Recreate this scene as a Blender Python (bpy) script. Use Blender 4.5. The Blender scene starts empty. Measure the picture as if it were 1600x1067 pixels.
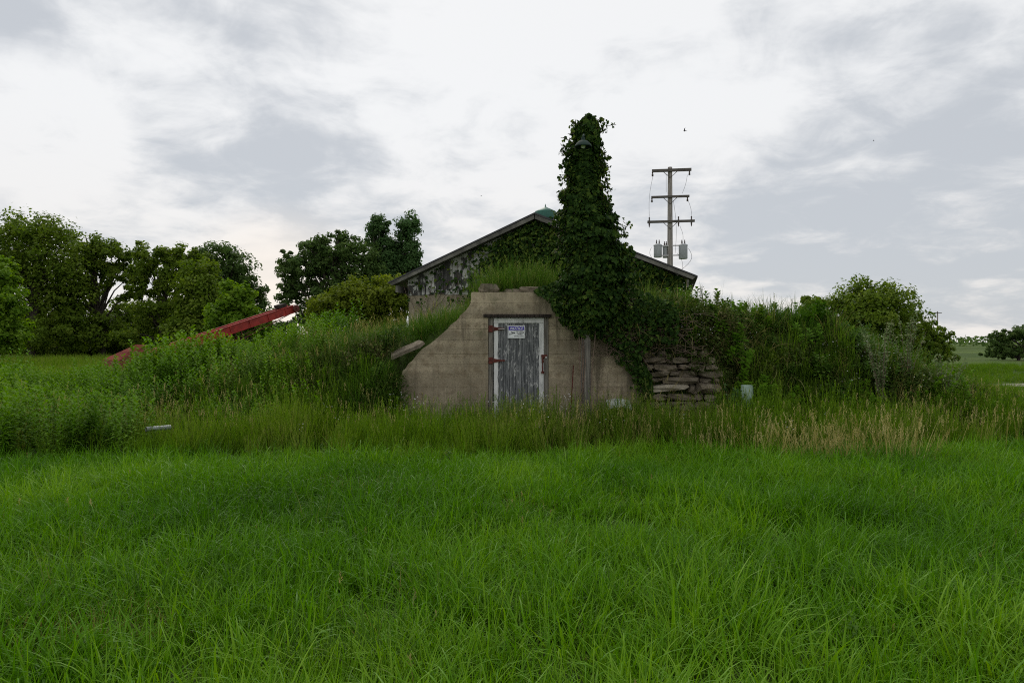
import bpy, bmesh, math, random
import numpy as np
from mathutils import Vector, Matrix

R = math.radians
random.seed(7)
RNG = np.random.default_rng(11)
scene = bpy.context.scene
COL = scene.collection

# ------------------------------------------------------------------ camera
EYE, F = 1.6, 1067.0                       # eye height in metres, focal length in photo pixels
cam_data = bpy.data.cameras.new('camera')
cam_data.lens = 24.0; cam_data.sensor_width = 36.0
cam_data.clip_start = 0.05; cam_data.clip_end = 3000
cam = bpy.data.objects.new('camera', cam_data)
cam.location = (0, 0, EYE); cam.rotation_euler = (R(90), 0, 0)
COL.objects.link(cam); scene.camera = cam

# ------------------------------------------------------------------ exposure
vs = scene.view_settings
vs.view_transform = 'Standard'; vs.look = 'None'; vs.exposure = 0.0; vs.gamma = 1.0
vs.use_curve_mapping = False
scene.cycles.max_bounces = 5; scene.cycles.diffuse_bounces = 2; scene.cycles.glossy_bounces = 2
scene.cycles.transmission_bounces = 4; scene.cycles.transparent_max_bounces = 4
scene.cycles.use_denoising = False
scene.cycles.pixel_filter_type = 'BLACKMAN_HARRIS'; scene.cycles.filter_width = 1.1
scene.cycles.use_adaptive_sampling = True; scene.cycles.adaptive_threshold = 0.015

# ------------------------------------------------------------------ sun (raised high and wide, standing in for the bright veil overhead)
SUN_AZ, SUN_EL = R(-16), R(48)
sun_data = bpy.data.lights.new('sun', 'SUN')
sun_data.energy = 1.5; sun_data.angle = R(28); sun_data.color = (1.0, 0.94, 0.83)
sun = bpy.data.objects.new('sun', sun_data); COL.objects.link(sun)
sd = Vector((math.sin(SUN_AZ)*math.cos(SUN_EL), math.cos(SUN_AZ)*math.cos(SUN_EL), math.sin(SUN_EL)))
sun.rotation_euler = sd.to_track_quat('Z', 'Y').to_euler()
sun.location = sd*50

# ------------------------------------------------------------------ world: cloudy evening sky
def build_world():
    w = bpy.data.worlds.new('World'); scene.world = w; w.use_nodes = True
    nt = w.node_tree; N = nt.nodes; L = nt.links; N.clear()
    out = N.new('ShaderNodeOutputWorld'); bg = N.new('ShaderNodeBackground')
    L.new(bg.outputs[0], out.inputs[0])
    def math_(op, a, b=None, clamp=False):
        n = N.new('ShaderNodeMath'); n.operation = op; n.use_clamp = clamp
        for i, v in enumerate((a, b)):
            if v is None: continue
            if isinstance(v, (int, float)): n.inputs[i].default_value = v
            else: L.new(v, n.inputs[i])
        return n.outputs[0]
    def vmath(op, a, b):
        n = N.new('ShaderNodeVectorMath'); n.operation = op
        for i, v in enumerate((a, b)):
            if isinstance(v, (tuple, list)): n.inputs[i].default_value = v
            else: L.new(v, n.inputs[i])
        return n
    def mixc(f, a, b):
        n = N.new('ShaderNodeMix'); n.data_type = 'RGBA'
        if isinstance(f, (int, float)): n.inputs[0].default_value = f
        else: L.new(f, n.inputs[0])
        for i, v in ((6, a), (7, b)):
            if isinstance(v, (tuple, list)): n.inputs[i].default_value = (*v, 1)
            else: L.new(v, n.inputs[i])
        return n.outputs[2]
    def mrange(v, a, b, c, d, smooth=True):
        n = N.new('ShaderNodeMapRange'); n.interpolation_type = 'SMOOTHSTEP' if smooth else 'LINEAR'
        L.new(v, n.inputs[0])
        for i, x in enumerate((a, b, c, d)): n.inputs[i+1].default_value = x
        return n.outputs[0]
    def noise(vec, scale, detail=5, rough=0.55, dist=0.0):
        n = N.new('ShaderNodeTexNoise'); n.noise_dimensions = '3D'
        L.new(vec, n.inputs['Vector']); n.inputs['Scale'].default_value = scale
        n.inputs['Detail'].default_value = detail; n.inputs['Roughness'].default_value = rough
        n.inputs['Distortion'].default_value = dist
        return n.outputs[0]
    tc = N.new('ShaderNodeTexCoord')
    d = vmath('NORMALIZE', tc.outputs['Generated'], (0, 0, 0)).outputs[0]
    sep = N.new('ShaderNodeSeparateXYZ'); L.new(d, sep.inputs[0])
    x, y, z = sep.outputs
    zz = math_('ADD', math_('MAXIMUM', z, 0.0), 0.22)
    cmb = N.new('ShaderNodeCombineXYZ')
    L.new(math_('DIVIDE', x, zz), cmb.inputs[0]); L.new(math_('DIVIDE', y, zz), cmb.inputs[1])
    cmb.inputs[2].default_value = 3.7
    cv = cmb.outputs[0]
    big = noise(cv, 0.75, 3, 0.5, 0.3)
    mid = noise(cv, 1.9, 6, 0.56, 0.35)
    def blob(px, py, inner, outer):
        v = Vector((px-800, F, 533-py)).normalized()
        dt = vmath('DOT_PRODUCT', d, tuple(v)).outputs['Value']
        return mrange(dt, math.cos(R(outer)), math.cos(R(inner)), 0, 1)
    fine = noise(cv, 4.6, 6, 0.6, 0.5)
    dens = math_('ADD', math_('ADD', math_('MULTIPLY', big, 0.42), math_('MULTIPLY', mid, 0.62)), math_('MULTIPLY', math_('SUBTRACT', fine, 0.5), 0.36))
    # the thin bright veil overhead and the heavier banks that drift across the view
    dens = math_('SUBTRACT', dens, math_('MULTIPLY', blob(760, 30, 2, 20), 0.13))
    dens = math_('ADD', dens, math_('MULTIPLY', blob(1500, 350, 2, 20), 0.13))
    dens = math_('ADD', dens, math_('MULTIPLY', blob(600, 230, 1, 14), 0.05))
    dens = math_('ADD', dens, math_('MULTIPLY', blob(130, 90, 1, 14), 0.09))
    dens = math_('SUBTRACT', dens, math_('MULTIPLY', blob(50, 225, 1, 7), 0.16))
    dens = math_('SUBTRACT', dens, math_('MULTIPLY', blob(300, 250, 1, 9), 0.05))
    dens = math_('SUBTRACT', dens, math_('MULTIPLY', mrange(z, 0.0, 0.13, 1, 0), 0.10))
    f = mrange(dens, 0.44, 0.665, 0, 1, smooth=True)
    thin = mixc(mrange(z, 0.0, 0.35, 0, 1), (0.90, 0.865, 0.835), (0.93, 0.935, 0.935))
    cloud = mixc(f, thin, (0.575, 0.603, 0.640))
    # warm light of the sun low behind the trees
    glow = blob(440, 500, 0, 10)
    cloud = mixc(math_('MULTIPLY', glow, 0.75), cloud, (1.04, 0.93, 0.82))
    sky = N.new('ShaderNodeTexSky'); sky.sky_type = 'NISHITA'; sky.sun_disc = False
    sky.sun_elevation = SUN_EL; sky.sun_rotation = SUN_AZ
    skyc = vmath('SCALE', sky.outputs[0], (0, 0, 0)); skyc.inputs['Scale'].default_value = 0.10
    cloud = mixc(0.93, skyc.outputs[0], cloud)
    L.new(cloud, bg.inputs[0]); bg.inputs[1].default_value = 1.0
build_world()

# ------------------------------------------------------------------ helpers
def P(px, py, Y):
    return Vector(((px-800)/F*Y, Y, EYE-(py-533)/F*Y))

def tag(o, label=None, cat=None, group=None, kind=None):
    if label: o['label'] = label
    if cat: o['category'] = cat
    if group: o['group'] = group
    if kind: o['kind'] = kind
    return o

def link(name, me, mat=None, parent=None):
    o = bpy.data.objects.new(name, me); COL.objects.link(o)
    if mat is not None: me.materials.append(mat)
    if parent is not None: o.parent = parent
    return o

def empty(name, loc=(0, 0, 0)):
    o = bpy.data.objects.new(name, None); COL.objects.link(o); o.location = loc
    return o

def unparented_offset(o):
    """children are modelled in world space; cancel the empty's location"""
    p = o.parent
    if p is not None:
        base = Vector(p.location)
        if p.parent is not None: base = Vector((0, 0, 0))
        o.location = Vector(o.location)-base
    return o

def np_mesh(name, V, quads=None, tris=None, attrs=None, smooth=False):
    me = bpy.data.meshes.new(name)
    V = np.asarray(V, np.float32)
    me.vertices.add(len(V)); me.vertices.foreach_set('co', V.ravel())
    parts, starts, pos = [], [], 0
    for fs, k in ((quads, 4), (tris, 3)):
        if fs is None or len(fs) == 0: continue
        fs = np.asarray(fs, np.int32)
        parts.append(fs.ravel()); starts.append(pos+np.arange(len(fs), dtype=np.int32)*k)
        pos += fs.size
    if parts:
        idx = np.concatenate(parts); st = np.concatenate(starts)
        me.loops.add(len(idx)); me.loops.foreach_set('vertex_index', idx)
        me.polygons.add(len(st)); me.polygons.foreach_set('loop_start', st)
        if smooth: me.polygons.foreach_set('use_smooth', np.ones(len(st), bool))
    for k, a in (attrs or {}).items():
        a = np.asarray(a, np.float32)
        if a.ndim == 2:
            at = me.attributes.new(k, 'FLOAT_VECTOR', 'POINT'); at.data.foreach_set('vector', a.ravel())
        else:
            at = me.attributes.new(k, 'FLOAT', 'POINT'); at.data.foreach_set('value', a)
    me.update(calc_edges=True)
    return me

class MB:
    """collects simple solids into one mesh"""
    def __init__(s): s.v = []; s.f = []
    def add(s, vs_, fs_):
        b = len(s.v); s.v += [tuple(v) for v in vs_]; s.f += [tuple(i+b for i in f) for f in fs_]; return s
    def box(s, a, b, jit=0.0):
        (x0, y0, z0), (x1, y1, z1) = a, b
        vs_ = [(x0,y0,z0),(x1,y0,z0),(x1,y1,z0),(x0,y1,z0),(x0,y0,z1),(x1,y0,z1),(x1,y1,z1),(x0,y1,z1)]
        if jit: vs_ = [tuple(c+random.uniform(-jit, jit) for c in v) for v in vs_]
        return s.add(vs_, [(0,3,2,1),(4,5,6,7),(0,1,5,4),(1,2,6,5),(2,3,7,6),(3,0,4,7)])
    def prism(s, pts, y0, y1):
        """outline in x,z (counter-clockwise seen from the front), extruded from y0 (front) to y1"""
        n = len(pts)
        vs_ = [(p[0], y0, p[1]) for p in pts]+[(p[0], y1, p[1]) for p in pts]
        fs_ = [tuple(range(n)), tuple(range(2*n-1, n-1, -1))]
        fs_ += [(i, i+n, (i+1) % n+n, (i+1) % n) for i in range(n)]
        return s.add(vs_, fs_)
    def beam(s, a, b, w, h, up=(0, 0, 1)):
        a = Vector(a); b = Vector(b); d = (b-a).normalized(); u = Vector(up)
        sx = d.cross(u)
        if sx.length < 1e-4: sx = d.cross(Vector((1, 0, 0)))
        sx.normalize(); u = sx.cross(d).normalized()
        vs_ = []
        for p in (a, b):
            for i, j in ((-1,-1),(1,-1),(1,1),(-1,1)): vs_.append(p+sx*w/2*i+u*h/2*j)
        return s.add(vs_, [(3,2,1,0),(4,5,6,7),(0,1,5,4),(1,2,6,5),(2,3,7,6),(3,0,4,7)])
    def tube(s, path, radii, n=8, cap=True):
        path = [Vector(p) for p in path]
        if isinstance(radii, (int, float)): radii = [radii]*len(path)
        rings = []; ref = Vector((0.31, 0.95, 0.07))
        for i, p in enumerate(path):
            d = (path[min(i+1, len(path)-1)]-path[max(i-1, 0)]).normalized()
            a = d.cross(ref)
            if a.length < 1e-3: a = d.cross(Vector((1, 0, 0)))
            a.normalize(); b = d.cross(a)
            rings.append([p+(a*math.cos(2*math.pi*k/n)+b*math.sin(2*math.pi*k/n))*radii[i] for k in range(n)])
        vs_ = [v for r in rings for v in r]; fs_ = []
        for i in range(len(path)-1):
            for k in range(n):
                k2 = (k+1) % n
                fs_.append((i*n+k, (i+1)*n+k, (i+1)*n+k2, i*n+k2))
        if cap:
            fs_.append(tuple(range(n))); m = (len(path)-1)*n; fs_.append(tuple(m+n-1-k for k in range(n)))
        return s.add(vs_, fs_)
    def lathe(s, c, prof, n=20, cap=True):
        """prof: (radius, z) from bottom to top round a vertical axis through c"""
        c = Vector(c); vs_ = []; fs_ = []
        for r, z in prof:
            for k in range(n):
                t = 2*math.pi*k/n; vs_.append(c+Vector((r*math.cos(t), r*math.sin(t), z)))
        for i in range(len(prof)-1):
            for k in range(n):
                k2 = (k+1) % n; fs_.append((i*n+k, i*n+k2, (i+1)*n+k2, (i+1)*n+k))
        if cap:
            fs_.append(tuple(range(n-1, -1, -1))); m = (len(prof)-1)*n; fs_.append(tuple(range(m, m+n)))
        return s.add(vs_, fs_)
    def build(s, name, mat, parent=None, smooth=False, bevel=0.0):
        me = bpy.data.meshes.new(name); me.from_pydata(s.v, [], s.f); me.update()
        bm = bmesh.new(); bm.from_mesh(me)
        bmesh.ops.recalc_face_normals(bm, faces=bm.faces)
        if bevel:
            bmesh.ops.bevel(bm, geom=list(bm.edges), offset=bevel, segments=1, affect='EDGES', clamp_overlap=True)
        bm.to_mesh(me); bm.free()
        if smooth:
            me.polygons.foreach_set('use_smooth', [True]*len(me.polygons))
            try: me.set_sharp_from_angle(angle=R(40))
            except Exception: pass
        o = link(name, me, mat, parent)
        if parent is not None:
            w = Vector(parent.location)
            if parent.parent is not None: w += Vector(parent.parent.location)
            o.location = -w
        return o

def sstep(a, b, t):
    t = np.clip((np.asarray(t, float)-a)/(b-a), 0, 1); return t*t*(3-2*t)

_tabs = {}
def vnoise(x, y, s, seed=0):
    """smooth value noise in 0..1 with cells of s metres"""
    if seed not in _tabs: _tabs[seed] = np.random.default_rng(1000+seed).random((256, 256))
    T = _tabs[seed]; x = np.asarray(x, float)/s; y = np.asarray(y, float)/s
    xi = np.floor(x).astype(int); yi = np.floor(y).astype(int); fx = x-xi; fy = y-yi
    fx = fx*fx*(3-2*fx); fy = fy*fy*(3-2*fy)
    g = lambda a, b: T[a % 256, b % 256]
    return (g(xi, yi)*(1-fx)+g(xi+1, yi)*fx)*(1-fy)+(g(xi, yi+1)*(1-fx)+g(xi+1, yi+1)*fx)*fy

# ------------------------------------------------------------------ materials
class NT:
    def __init__(s, name):
        s.m = bpy.data.materials.new(name); s.m.use_nodes = True
        s.nt = s.m.node_tree; s.N = s.nt.nodes; s.L = s.nt.links; s.N.clear()
        s.out = s.N.new('ShaderNodeOutputMaterial')
    def n(s, t, **kw):
        o = s.N.new(t)
        for k, v in kw.items(): setattr(o, k, v)
        return o
    def set(s, sock, v):
        if isinstance(v, (int, float)): sock.default_value = v
        elif isinstance(v, (tuple, list)): sock.default_value = (*v, 1) if sock.type == 'RGBA' and len(v) == 3 else v
        else: s.L.new(v, sock)
    def coords(s, scale=(1, 1, 1)):
        tc = s.n('ShaderNodeNewGeometry'); mp = s.n('ShaderNodeMapping')
        s.L.new(tc.outputs['Position'], mp.inputs[0]); mp.inputs['Scale'].default_value = scale
        return mp.outputs[0]
    def noise(s, vec, scale, detail=4, rough=0.6, dist=0.0):
        o = s.n('ShaderNodeTexNoise'); s.L.new(vec, o.inputs['Vector'])
        o.inputs['Scale'].default_value = scale; o.inputs['Detail'].default_value = detail
        o.inputs['Roughness'].default_value = rough; o.inputs['Distortion'].default_value = dist
        return o.outputs[0]
    def ramp(s, fac, stops):
        o = s.n('ShaderNodeValToRGB'); s.L.new(fac, o.inputs[0]); e = o.color_ramp.elements
        while len(e) < len(stops): e.new(0.5)
        for i, (p, c) in enumerate(stops):
            e[i].position = p; e[i].color = (*c, 1) if isinstance(c, (tuple, list)) else (c, c, c, 1)
        return o.outputs[0]
    def mix(s, f, a, b, mode='MIX'):
        o = s.n('ShaderNodeMix', data_type='RGBA', blend_type=mode)
        s.set(o.inputs[0], f); s.set(o.inputs[6], a); s.set(o.inputs[7], b); return o.outputs[2]
    def math(s, op, a, b=None):
        o = s.n('ShaderNodeMath', operation=op); s.set(o.inputs[0], a)
        if b is not None: s.set(o.inputs[1], b)
        return o.outputs[0]
    def bsdf(s, col, rough=0.8, bump=None, bstr=0.3, bdist=0.01, metal=0.0, spec=0.4):
        b = s.n('ShaderNodeBsdfPrincipled'); s.set(b.inputs['Base Color'], col); s.set(b.inputs['Roughness'], rough)
        s.set(b.inputs['Metallic'], metal); s.set(b.inputs['Specular IOR Level'], spec)
        if bump is not None:
            bn = s.n('ShaderNodeBump'); bn.inputs['Strength'].default_value = bstr; bn.inputs['Distance'].default_value = bdist
            s.L.new(bump, bn.inputs['Height']); s.L.new(bn.outputs[0], b.inputs['Normal'])
        s.L.new(b.outputs[0], s.out.inputs[0]); return b

def leaf_mat(name, c0, c1, c2=None, transl=0.35, rough=0.5, instancer=False, spec=0.05):
    """foliage: colour runs c0 -> c1 (-> c2) with the per-leaf tint"""
    t = NT(name)
    a = t.n('ShaderNodeAttribute', attribute_name='tint', attribute_type='GEOMETRY').outputs['Fac']
    if instancer:
        b = t.n('ShaderNodeAttribute', attribute_name='itint', attribute_type='INSTANCER').outputs['Fac']
        a = t.math('ADD', t.math('MULTIPLY', a, 0.60), t.math('MULTIPLY', b, 0.70))
        a = t.math('SUBTRACT', a, 0.15)
    stops = [(0.0, c0), (1.0, c1)] if c2 is None else [(0.0, c0), (0.6, c1), (1.0, c2)]
    col = t.ramp(a, stops)
    p = t.bsdf(col, rough, spec=spec)
    tr = t.n('ShaderNodeBsdfTranslucent'); hs = t.n('ShaderNodeHueSaturation')
    hs.inputs['Value'].default_value = 1.25; hs.inputs['Saturation'].default_value = 1.1
    t.L.new(col, hs.inputs['Color']); t.L.new(hs.outputs[0], tr.inputs[0])
    mx = t.n('ShaderNodeMixShader'); mx.inputs[0].default_value = transl
    t.L.new(p.outputs[0], mx.inputs[1]); t.L.new(tr.outputs[0], mx.inputs[2]); t.L.new(mx.outputs[0], t.out.inputs[0])
    return t.m

def plain(name, col, rough=0.7, metal=0.0, var=0.25, scale=8, bump=0.2):
    t = NT(name); v = t.coords(); n = t.noise(v, scale, 5, 0.65)
    c0 = tuple(c*(1-var) for c in col); c1 = tuple(min(1, c*(1+var)) for c in col)
    t.bsdf(t.ramp(n, [(0.3, c0), (0.7, c1)]), rough, n, bump, 0.01, metal)
    return t.m

def concrete_mat(name, base, lines=True):
    t = NT(name); v = t.coords()
    big = t.noise(v, 1.6, 4, 0.6, 0.4); fine = t.noise(v, 38, 4, 0.7); midn = t.noise(v, 7, 5, 0.65, 0.5)
    st = t.noise(t.coords((2.2, 2.2, 9)), 2.0, 5, 0.7, 0.6)
    col = t.ramp(big, [(0.30, tuple(c*0.58 for c in base)), (0.52, base), (0.72, tuple(c*1.32 for c in base))])
    col = t.mix(t.ramp(midn, [(0.47, 0), (0.62, 0.7)]), col, tuple(c*f for c, f in zip(base, (0.52, 0.47, 0.42))))
    col = t.mix(t.ramp(st, [(0.55, 0), (0.72, 0.5)]), col, (0.36, 0.31, 0.235))
    col = t.mix(t.ramp(fine, [(0.36, 0.55), (0.47, 0.0)]), col, (0.08, 0.068, 0.05))
    band = t.noise(t.coords((0.22, 0.22, 5.2)), 1.0, 2, 0.4)
    col = t.mix(t.ramp(band, [(0.38, 0.45), (0.50, 0.0)]), col, tuple(c*0.62 for c in base))
    col = t.mix(t.ramp(band, [(0.52, 0.0), (0.64, 0.4)]), col, tuple(min(1, c*1.45) for c in base))
    run = t.noise(t.coords((9, 9, 0.7)), 1.0, 5, 0.65, 0.3); big2 = t.noise(v, 0.9, 3, 0.5)
    rm = t.math('MULTIPLY', t.ramp(run, [(0.46, 0), (0.62, 1)]), t.ramp(big2, [(0.38, 0), (0.58, 0.85)]))
    col = t.mix(rm, col, tuple(c*f for c, f in zip(base, (0.36, 0.36, 0.36))))
    moss = t.noise(v, 3.1, 6, 0.7, 0.8)
    col = t.mix(t.ramp(moss, [(0.58, 0), (0.72, 0.55)]), col, (0.085, 0.095, 0.045))
    hgt = t.math('ADD', t.math('MULTIPLY', fine, 0.5), t.math('MULTIPLY', midn, 0.6))
    t.bsdf(col, 0.93, hgt, 0.7, 0.012, spec=0.2)
    return t.m

def wood_mat(name, c0, c1, paint=None, paint_amt=0.0, grain=(30, 30, 1.6), bstr=0.5):
    t = NT(name); g = t.noise(t.coords(grain), 1.6, 5, 0.62, 0.15); w = t.noise(t.coords((3, 3, 0.9)), 2.2, 4, 0.6)
    col = t.ramp(g, [(0.28, tuple(c*0.45 for c in c0)), (0.45, c0), (0.68, c1)])
    col = t.mix(t.ramp(w, [(0.4, 0.0), (0.75, 0.4)]), col, tuple(c*0.6 for c in c0))
    if paint:
        pn = t.noise(t.coords((16, 16, 4.5)), 1.5, 6, 0.72, 0.4)
        lo = 0.72-paint_amt*0.5
        col = t.mix(t.ramp(pn, [(lo, 0.0), (lo+0.10, 0.85)]), col, paint)
    t.bsdf(col, 0.88, g, bstr, 0.006, spec=0.2)
    return t.m

M = {}
M['concrete'] = concrete_mat('cast_concrete', (0.36, 0.302, 0.212))
M['foundation'] = concrete_mat('old_foundation', (0.40, 0.345, 0.25))
M['stone'] = concrete_mat('field_stone', (0.215, 0.182, 0.135))
M['stone_light'] = concrete_mat('pale_stone', (0.40, 0.36, 0.28))
M['plank'] = wood_mat('weathered_plank', (0.095, 0.10, 0.105), (0.26, 0.265, 0.27), (0.50, 0.50, 0.49), 0.36)
M['post'] = wood_mat('weathered_post', (0.13, 0.12, 0.105), (0.27, 0.25, 0.215))
M['darkwood'] = wood_mat('dark_board', (0.028, 0.022, 0.018), (0.07, 0.055, 0.045))
M['white_trim'] = wood_mat('peeling_white_paint', (0.62, 0.62, 0.61), (0.78, 0.77, 0.76), (0.30, 0.27, 0.25), 0.16, (14, 14, 3), 0.2)
def siding_mat():
    t = NT('peeling_siding'); g = t.noise(t.coords((22, 22, 1.5)), 1.4, 4, 0.6); pn = t.noise(t.coords((4.2, 4.2, 2.4)), 1.0, 7, 0.68, 0.5)
    bare = t.ramp(g, [(0.3, (0.035, 0.035, 0.035)), (0.7, (0.11, 0.108, 0.10))])
    paint = t.ramp(t.noise(t.coords(), 5, 4), [(0.3, (0.40, 0.40, 0.37)), (0.7, (0.60, 0.60, 0.56))])
    col = t.mix(t.ramp(pn, [(0.485, 0.0), (0.515, 0.92)]), bare, paint)
    t.bsdf(col, 0.85, pn, 0.5, 0.006, spec=0.2); return t.m
M['siding'] = siding_mat()
M['fascia'] = wood_mat('grey_fascia', (0.13, 0.125, 0.11), (0.24, 0.23, 0.20), None, 0, (2, 2, 2))
M['roof'] = plain('roof_sheet', (0.05, 0.05, 0.052), 0.55, 0.3, 0.3, 3)
M['green_metal'] = plain('green_enamel', (0.012, 0.095, 0.066), 0.45, 0.0, 0.35, 6)
M['lamp_green'] = plain('lamp_green', (0.011, 0.030, 0.022), 0.8, 0.0, 0.3, 10)
M['rust'] = plain('rusty_iron', (0.11, 0.028, 0.020), 0.8, 0.2, 0.5, 30, 0.4)
M['steel'] = plain('worn_steel', (0.42, 0.42, 0.42), 0.45, 0.6, 0.2, 20)
M['red'] = plain('faded_red_paint', (0.29, 0.026, 0.018), 0.6, 0.0, 0.4, 5)
M['pink_red'] = plain('sunbleached_red_paint', (0.30, 0.085, 0.065), 0.75, 0.0, 0.35, 6)
M['rubber'] = plain('tyre_rubber', (0.02, 0.02, 0.02), 0.9)
M['utility'] = wood_mat('utility_wood', (0.24, 0.22, 0.20), (0.40, 0.37, 0.34), None, 0, (8, 8, 0.6))
M['crossarm'] = plain('crossarm_wood', (0.10, 0.09, 0.08), 0.85, 0, 0.3, 5)
M['transformer'] = plain('transformer_grey', (0.34, 0.36, 0.38), 0.5, 0.1, 0.15, 3)
M['porcelain'] = plain('brown_porcelain', (0.05, 0.035, 0.03), 0.3)
M['wire'] = plain('wire_grey', (0.05, 0.05, 0.05), 0.6)
M['wire_grey_pipe'] = plain('dull_zinc', (0.22, 0.24, 0.24), 0.5, 0.3, 0.3, 9)
M['white_plastic'] = plain('dirty_white_plastic', (0.42, 0.45, 0.42), 0.5, 0, 0.25, 12)
M['pale_green_plastic'] = plain('pale_green_plastic', (0.27, 0.37, 0.30), 0.5, 0, 0.3, 9)
M['sign_white'] = plain('sign_white', (0.72, 0.74, 0.75), 0.4, 0, 0.05, 20, 0.0)
M['sign_blue'] = plain('sign_blue', (0.045, 0.02, 0.36), 0.4, 0, 0.1, 20, 0.0)
M['sign_black'] = plain('sign_black', (0.02, 0.02, 0.022), 0.5, 0, 0.1, 20, 0.0)
M['sign_grey'] = plain('sign_grey', (0.25, 0.25, 0.26), 0.5, 0, 0.1, 20, 0.0)
M['bird'] = plain('dark_feathers', (0.035, 0.033, 0.035), 0.8)
M['bark'] = wood_mat('tree_bark', (0.045, 0.037, 0.030), (0.095, 0.08, 0.065), None, 0, (9, 9, 1.5))
M['vine_stem'] = plain('dry_vine_stem', (0.14, 0.10, 0.075), 0.9, 0, 0.4, 10)
M['gravel'] = plain('pale_gravel', (0.30, 0.27, 0.23), 0.95, 0, 0.35, 9)

# foliage
M['lawn'] = leaf_mat('lawn_blades', (0.026, 0.092, 0.003), (0.088, 0.226, 0.005), (0.185, 0.335, 0.022), 0.33, 0.44, True, .12)
M['tall'] = leaf_mat('tall_blades', (0.058, 0.135, 0.009), (0.130, 0.220, 0.020), (0.25, 0.24, 0.075), 0.40, 0.55, True)
M['dry'] = leaf_mat('dry_blades', (0.15, 0.15, 0.035), (0.32, 0.275, 0.10), (0.48, 0.42, 0.20), 0.40, 0.65, True)
M['bank'] = leaf_mat('bank_blades', (0.036, 0.092, 0.010), (0.085, 0.165, 0.022), (0.185, 0.205, 0.055), 0.32, 0.55, True, .05)
M['weed'] = leaf_mat('weed_leaves', (0.050, 0.125, 0.007), (0.108, 0.225, 0.013), (0.19, 0.30, 0.028), 0.35, 0.6, True, .04)
M['bramble'] = leaf_mat('bramble_leaves', (0.028, 0.058, 0.010), (0.068, 0.110, 0.020), (0.20, 0.17, 0.085), 0.30, 0.6, True)
M['flower'] = leaf_mat('white_petals', (0.60, 0.60, 0.58), (0.78, 0.78, 0.76), None, 0.3, 0.6, True)
M['mugwort'] = leaf_mat('pale_weed_leaves', (0.08, 0.14, 0.045), (0.17, 0.23, 0.10), (0.28, 0.30, 0.17), 0.3, 0.6)
M['ivy'] = leaf_mat('ivy_leaves', (0.015, 0.038, 0.008), (0.038, 0.080, 0.013), (0.135, 0.19, 0.030), 0.28, 0.5)
M['tree_a'] = leaf_mat('tree_leaves_mid', (0.060, 0.108, 0.011), (0.120, 0.185, 0.020), (0.21, 0.27, 0.040), 0.42, 0.55)
M['tree_b'] = leaf_mat('tree_leaves_dark', (0.044, 0.086, 0.020), (0.080, 0.136, 0.034), (0.135, 0.19, 0.055), 0.40, 0.55)
M['tree_c'] = leaf_mat('tree_leaves_light', (0.080, 0.165, 0.014), (0.145, 0.25, 0.022), (0.21, 0.31, 0.038), 0.45, 0.55)
M['tree_d'] = leaf_mat('tree_leaves_olive', (0.090, 0.130, 0.012), (0.155, 0.205, 0.022), (0.22, 0.26, 0.04), 0.45, 0.55)
M['poplar'] = leaf_mat('poplar_leaves', (0.040, 0.092, 0.028), (0.075, 0.145, 0.044), (0.125, 0.20, 0.075), 0.36, 0.5)

def ground_mat():
    t = NT('grassy_ground'); v = t.coords()
    n1 = t.noise(v, 0.35, 4, 0.6); n2 = t.noise(v, 9, 5, 0.7); n3 = t.noise(v, 0.045, 3, 0.5)
    col = t.ramp(n2, [(0.3, (0.022, 0.042, 0.009)), (0.7, (0.060, 0.110, 0.016))])
    col = t.mix(t.ramp(n1, [(0.45, 0), (0.7, 0.6)]), col, (0.075, 0.075, 0.032))
    col = t.mix(t.ramp(n3, [(0.4, 0), (0.65, 0.5)]), col, (0.105, 0.155, 0.03))
    t.bsdf(col, 0.95, n2, 0.6, 0.05, spec=0.1)
    return t.m
M['ground'] = ground_mat()

# ------------------------------------------------------------------ terrain
YF = 11.6                                   # front plane of the cellar's concrete face
_px = [-40,-20,-14,-10,-8,-6.3,-5,-3.9,-2.6,-1.4,0.2,1.5,3.0,4.5,5.6,6.7,7.9,9.1,11,14,40]
_pz = [.30,.30,.32,.36,.46,.66,.98,1.27,1.58,1.72,2.33,2.20,2.08,1.95,1.72,1.24,.68,.26,.05,.02,0]
_fx = [-20,-14,-8,-4,-2.5,-2.05,-1.95,2.2,3.55,4.3,7,10,20]
_f0 = [8,8.5,9.6,10.3,10.8,10.95,11.68,11.68,11.75,11.25,10.6,9.6,9]
_f1 = [17,16,14.6,13.0,12.2,11.95,11.86,11.86,12.05,12.5,12.4,13,14]
OUT_L = [(0,-1.93),(.90,-1.93),(1.10,-1.87),(1.30,-1.70),(1.50,-1.50),(1.72,-1.20),(2.20,-.74),(2.24,-.715),(2.44,-.71)]
def out_left(z): return np.interp(z, [p[0] for p in OUT_L], [p[1] for p in OUT_L])
def out_right(z): return 0.115+(0.115-out_left(z))*1.07
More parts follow.
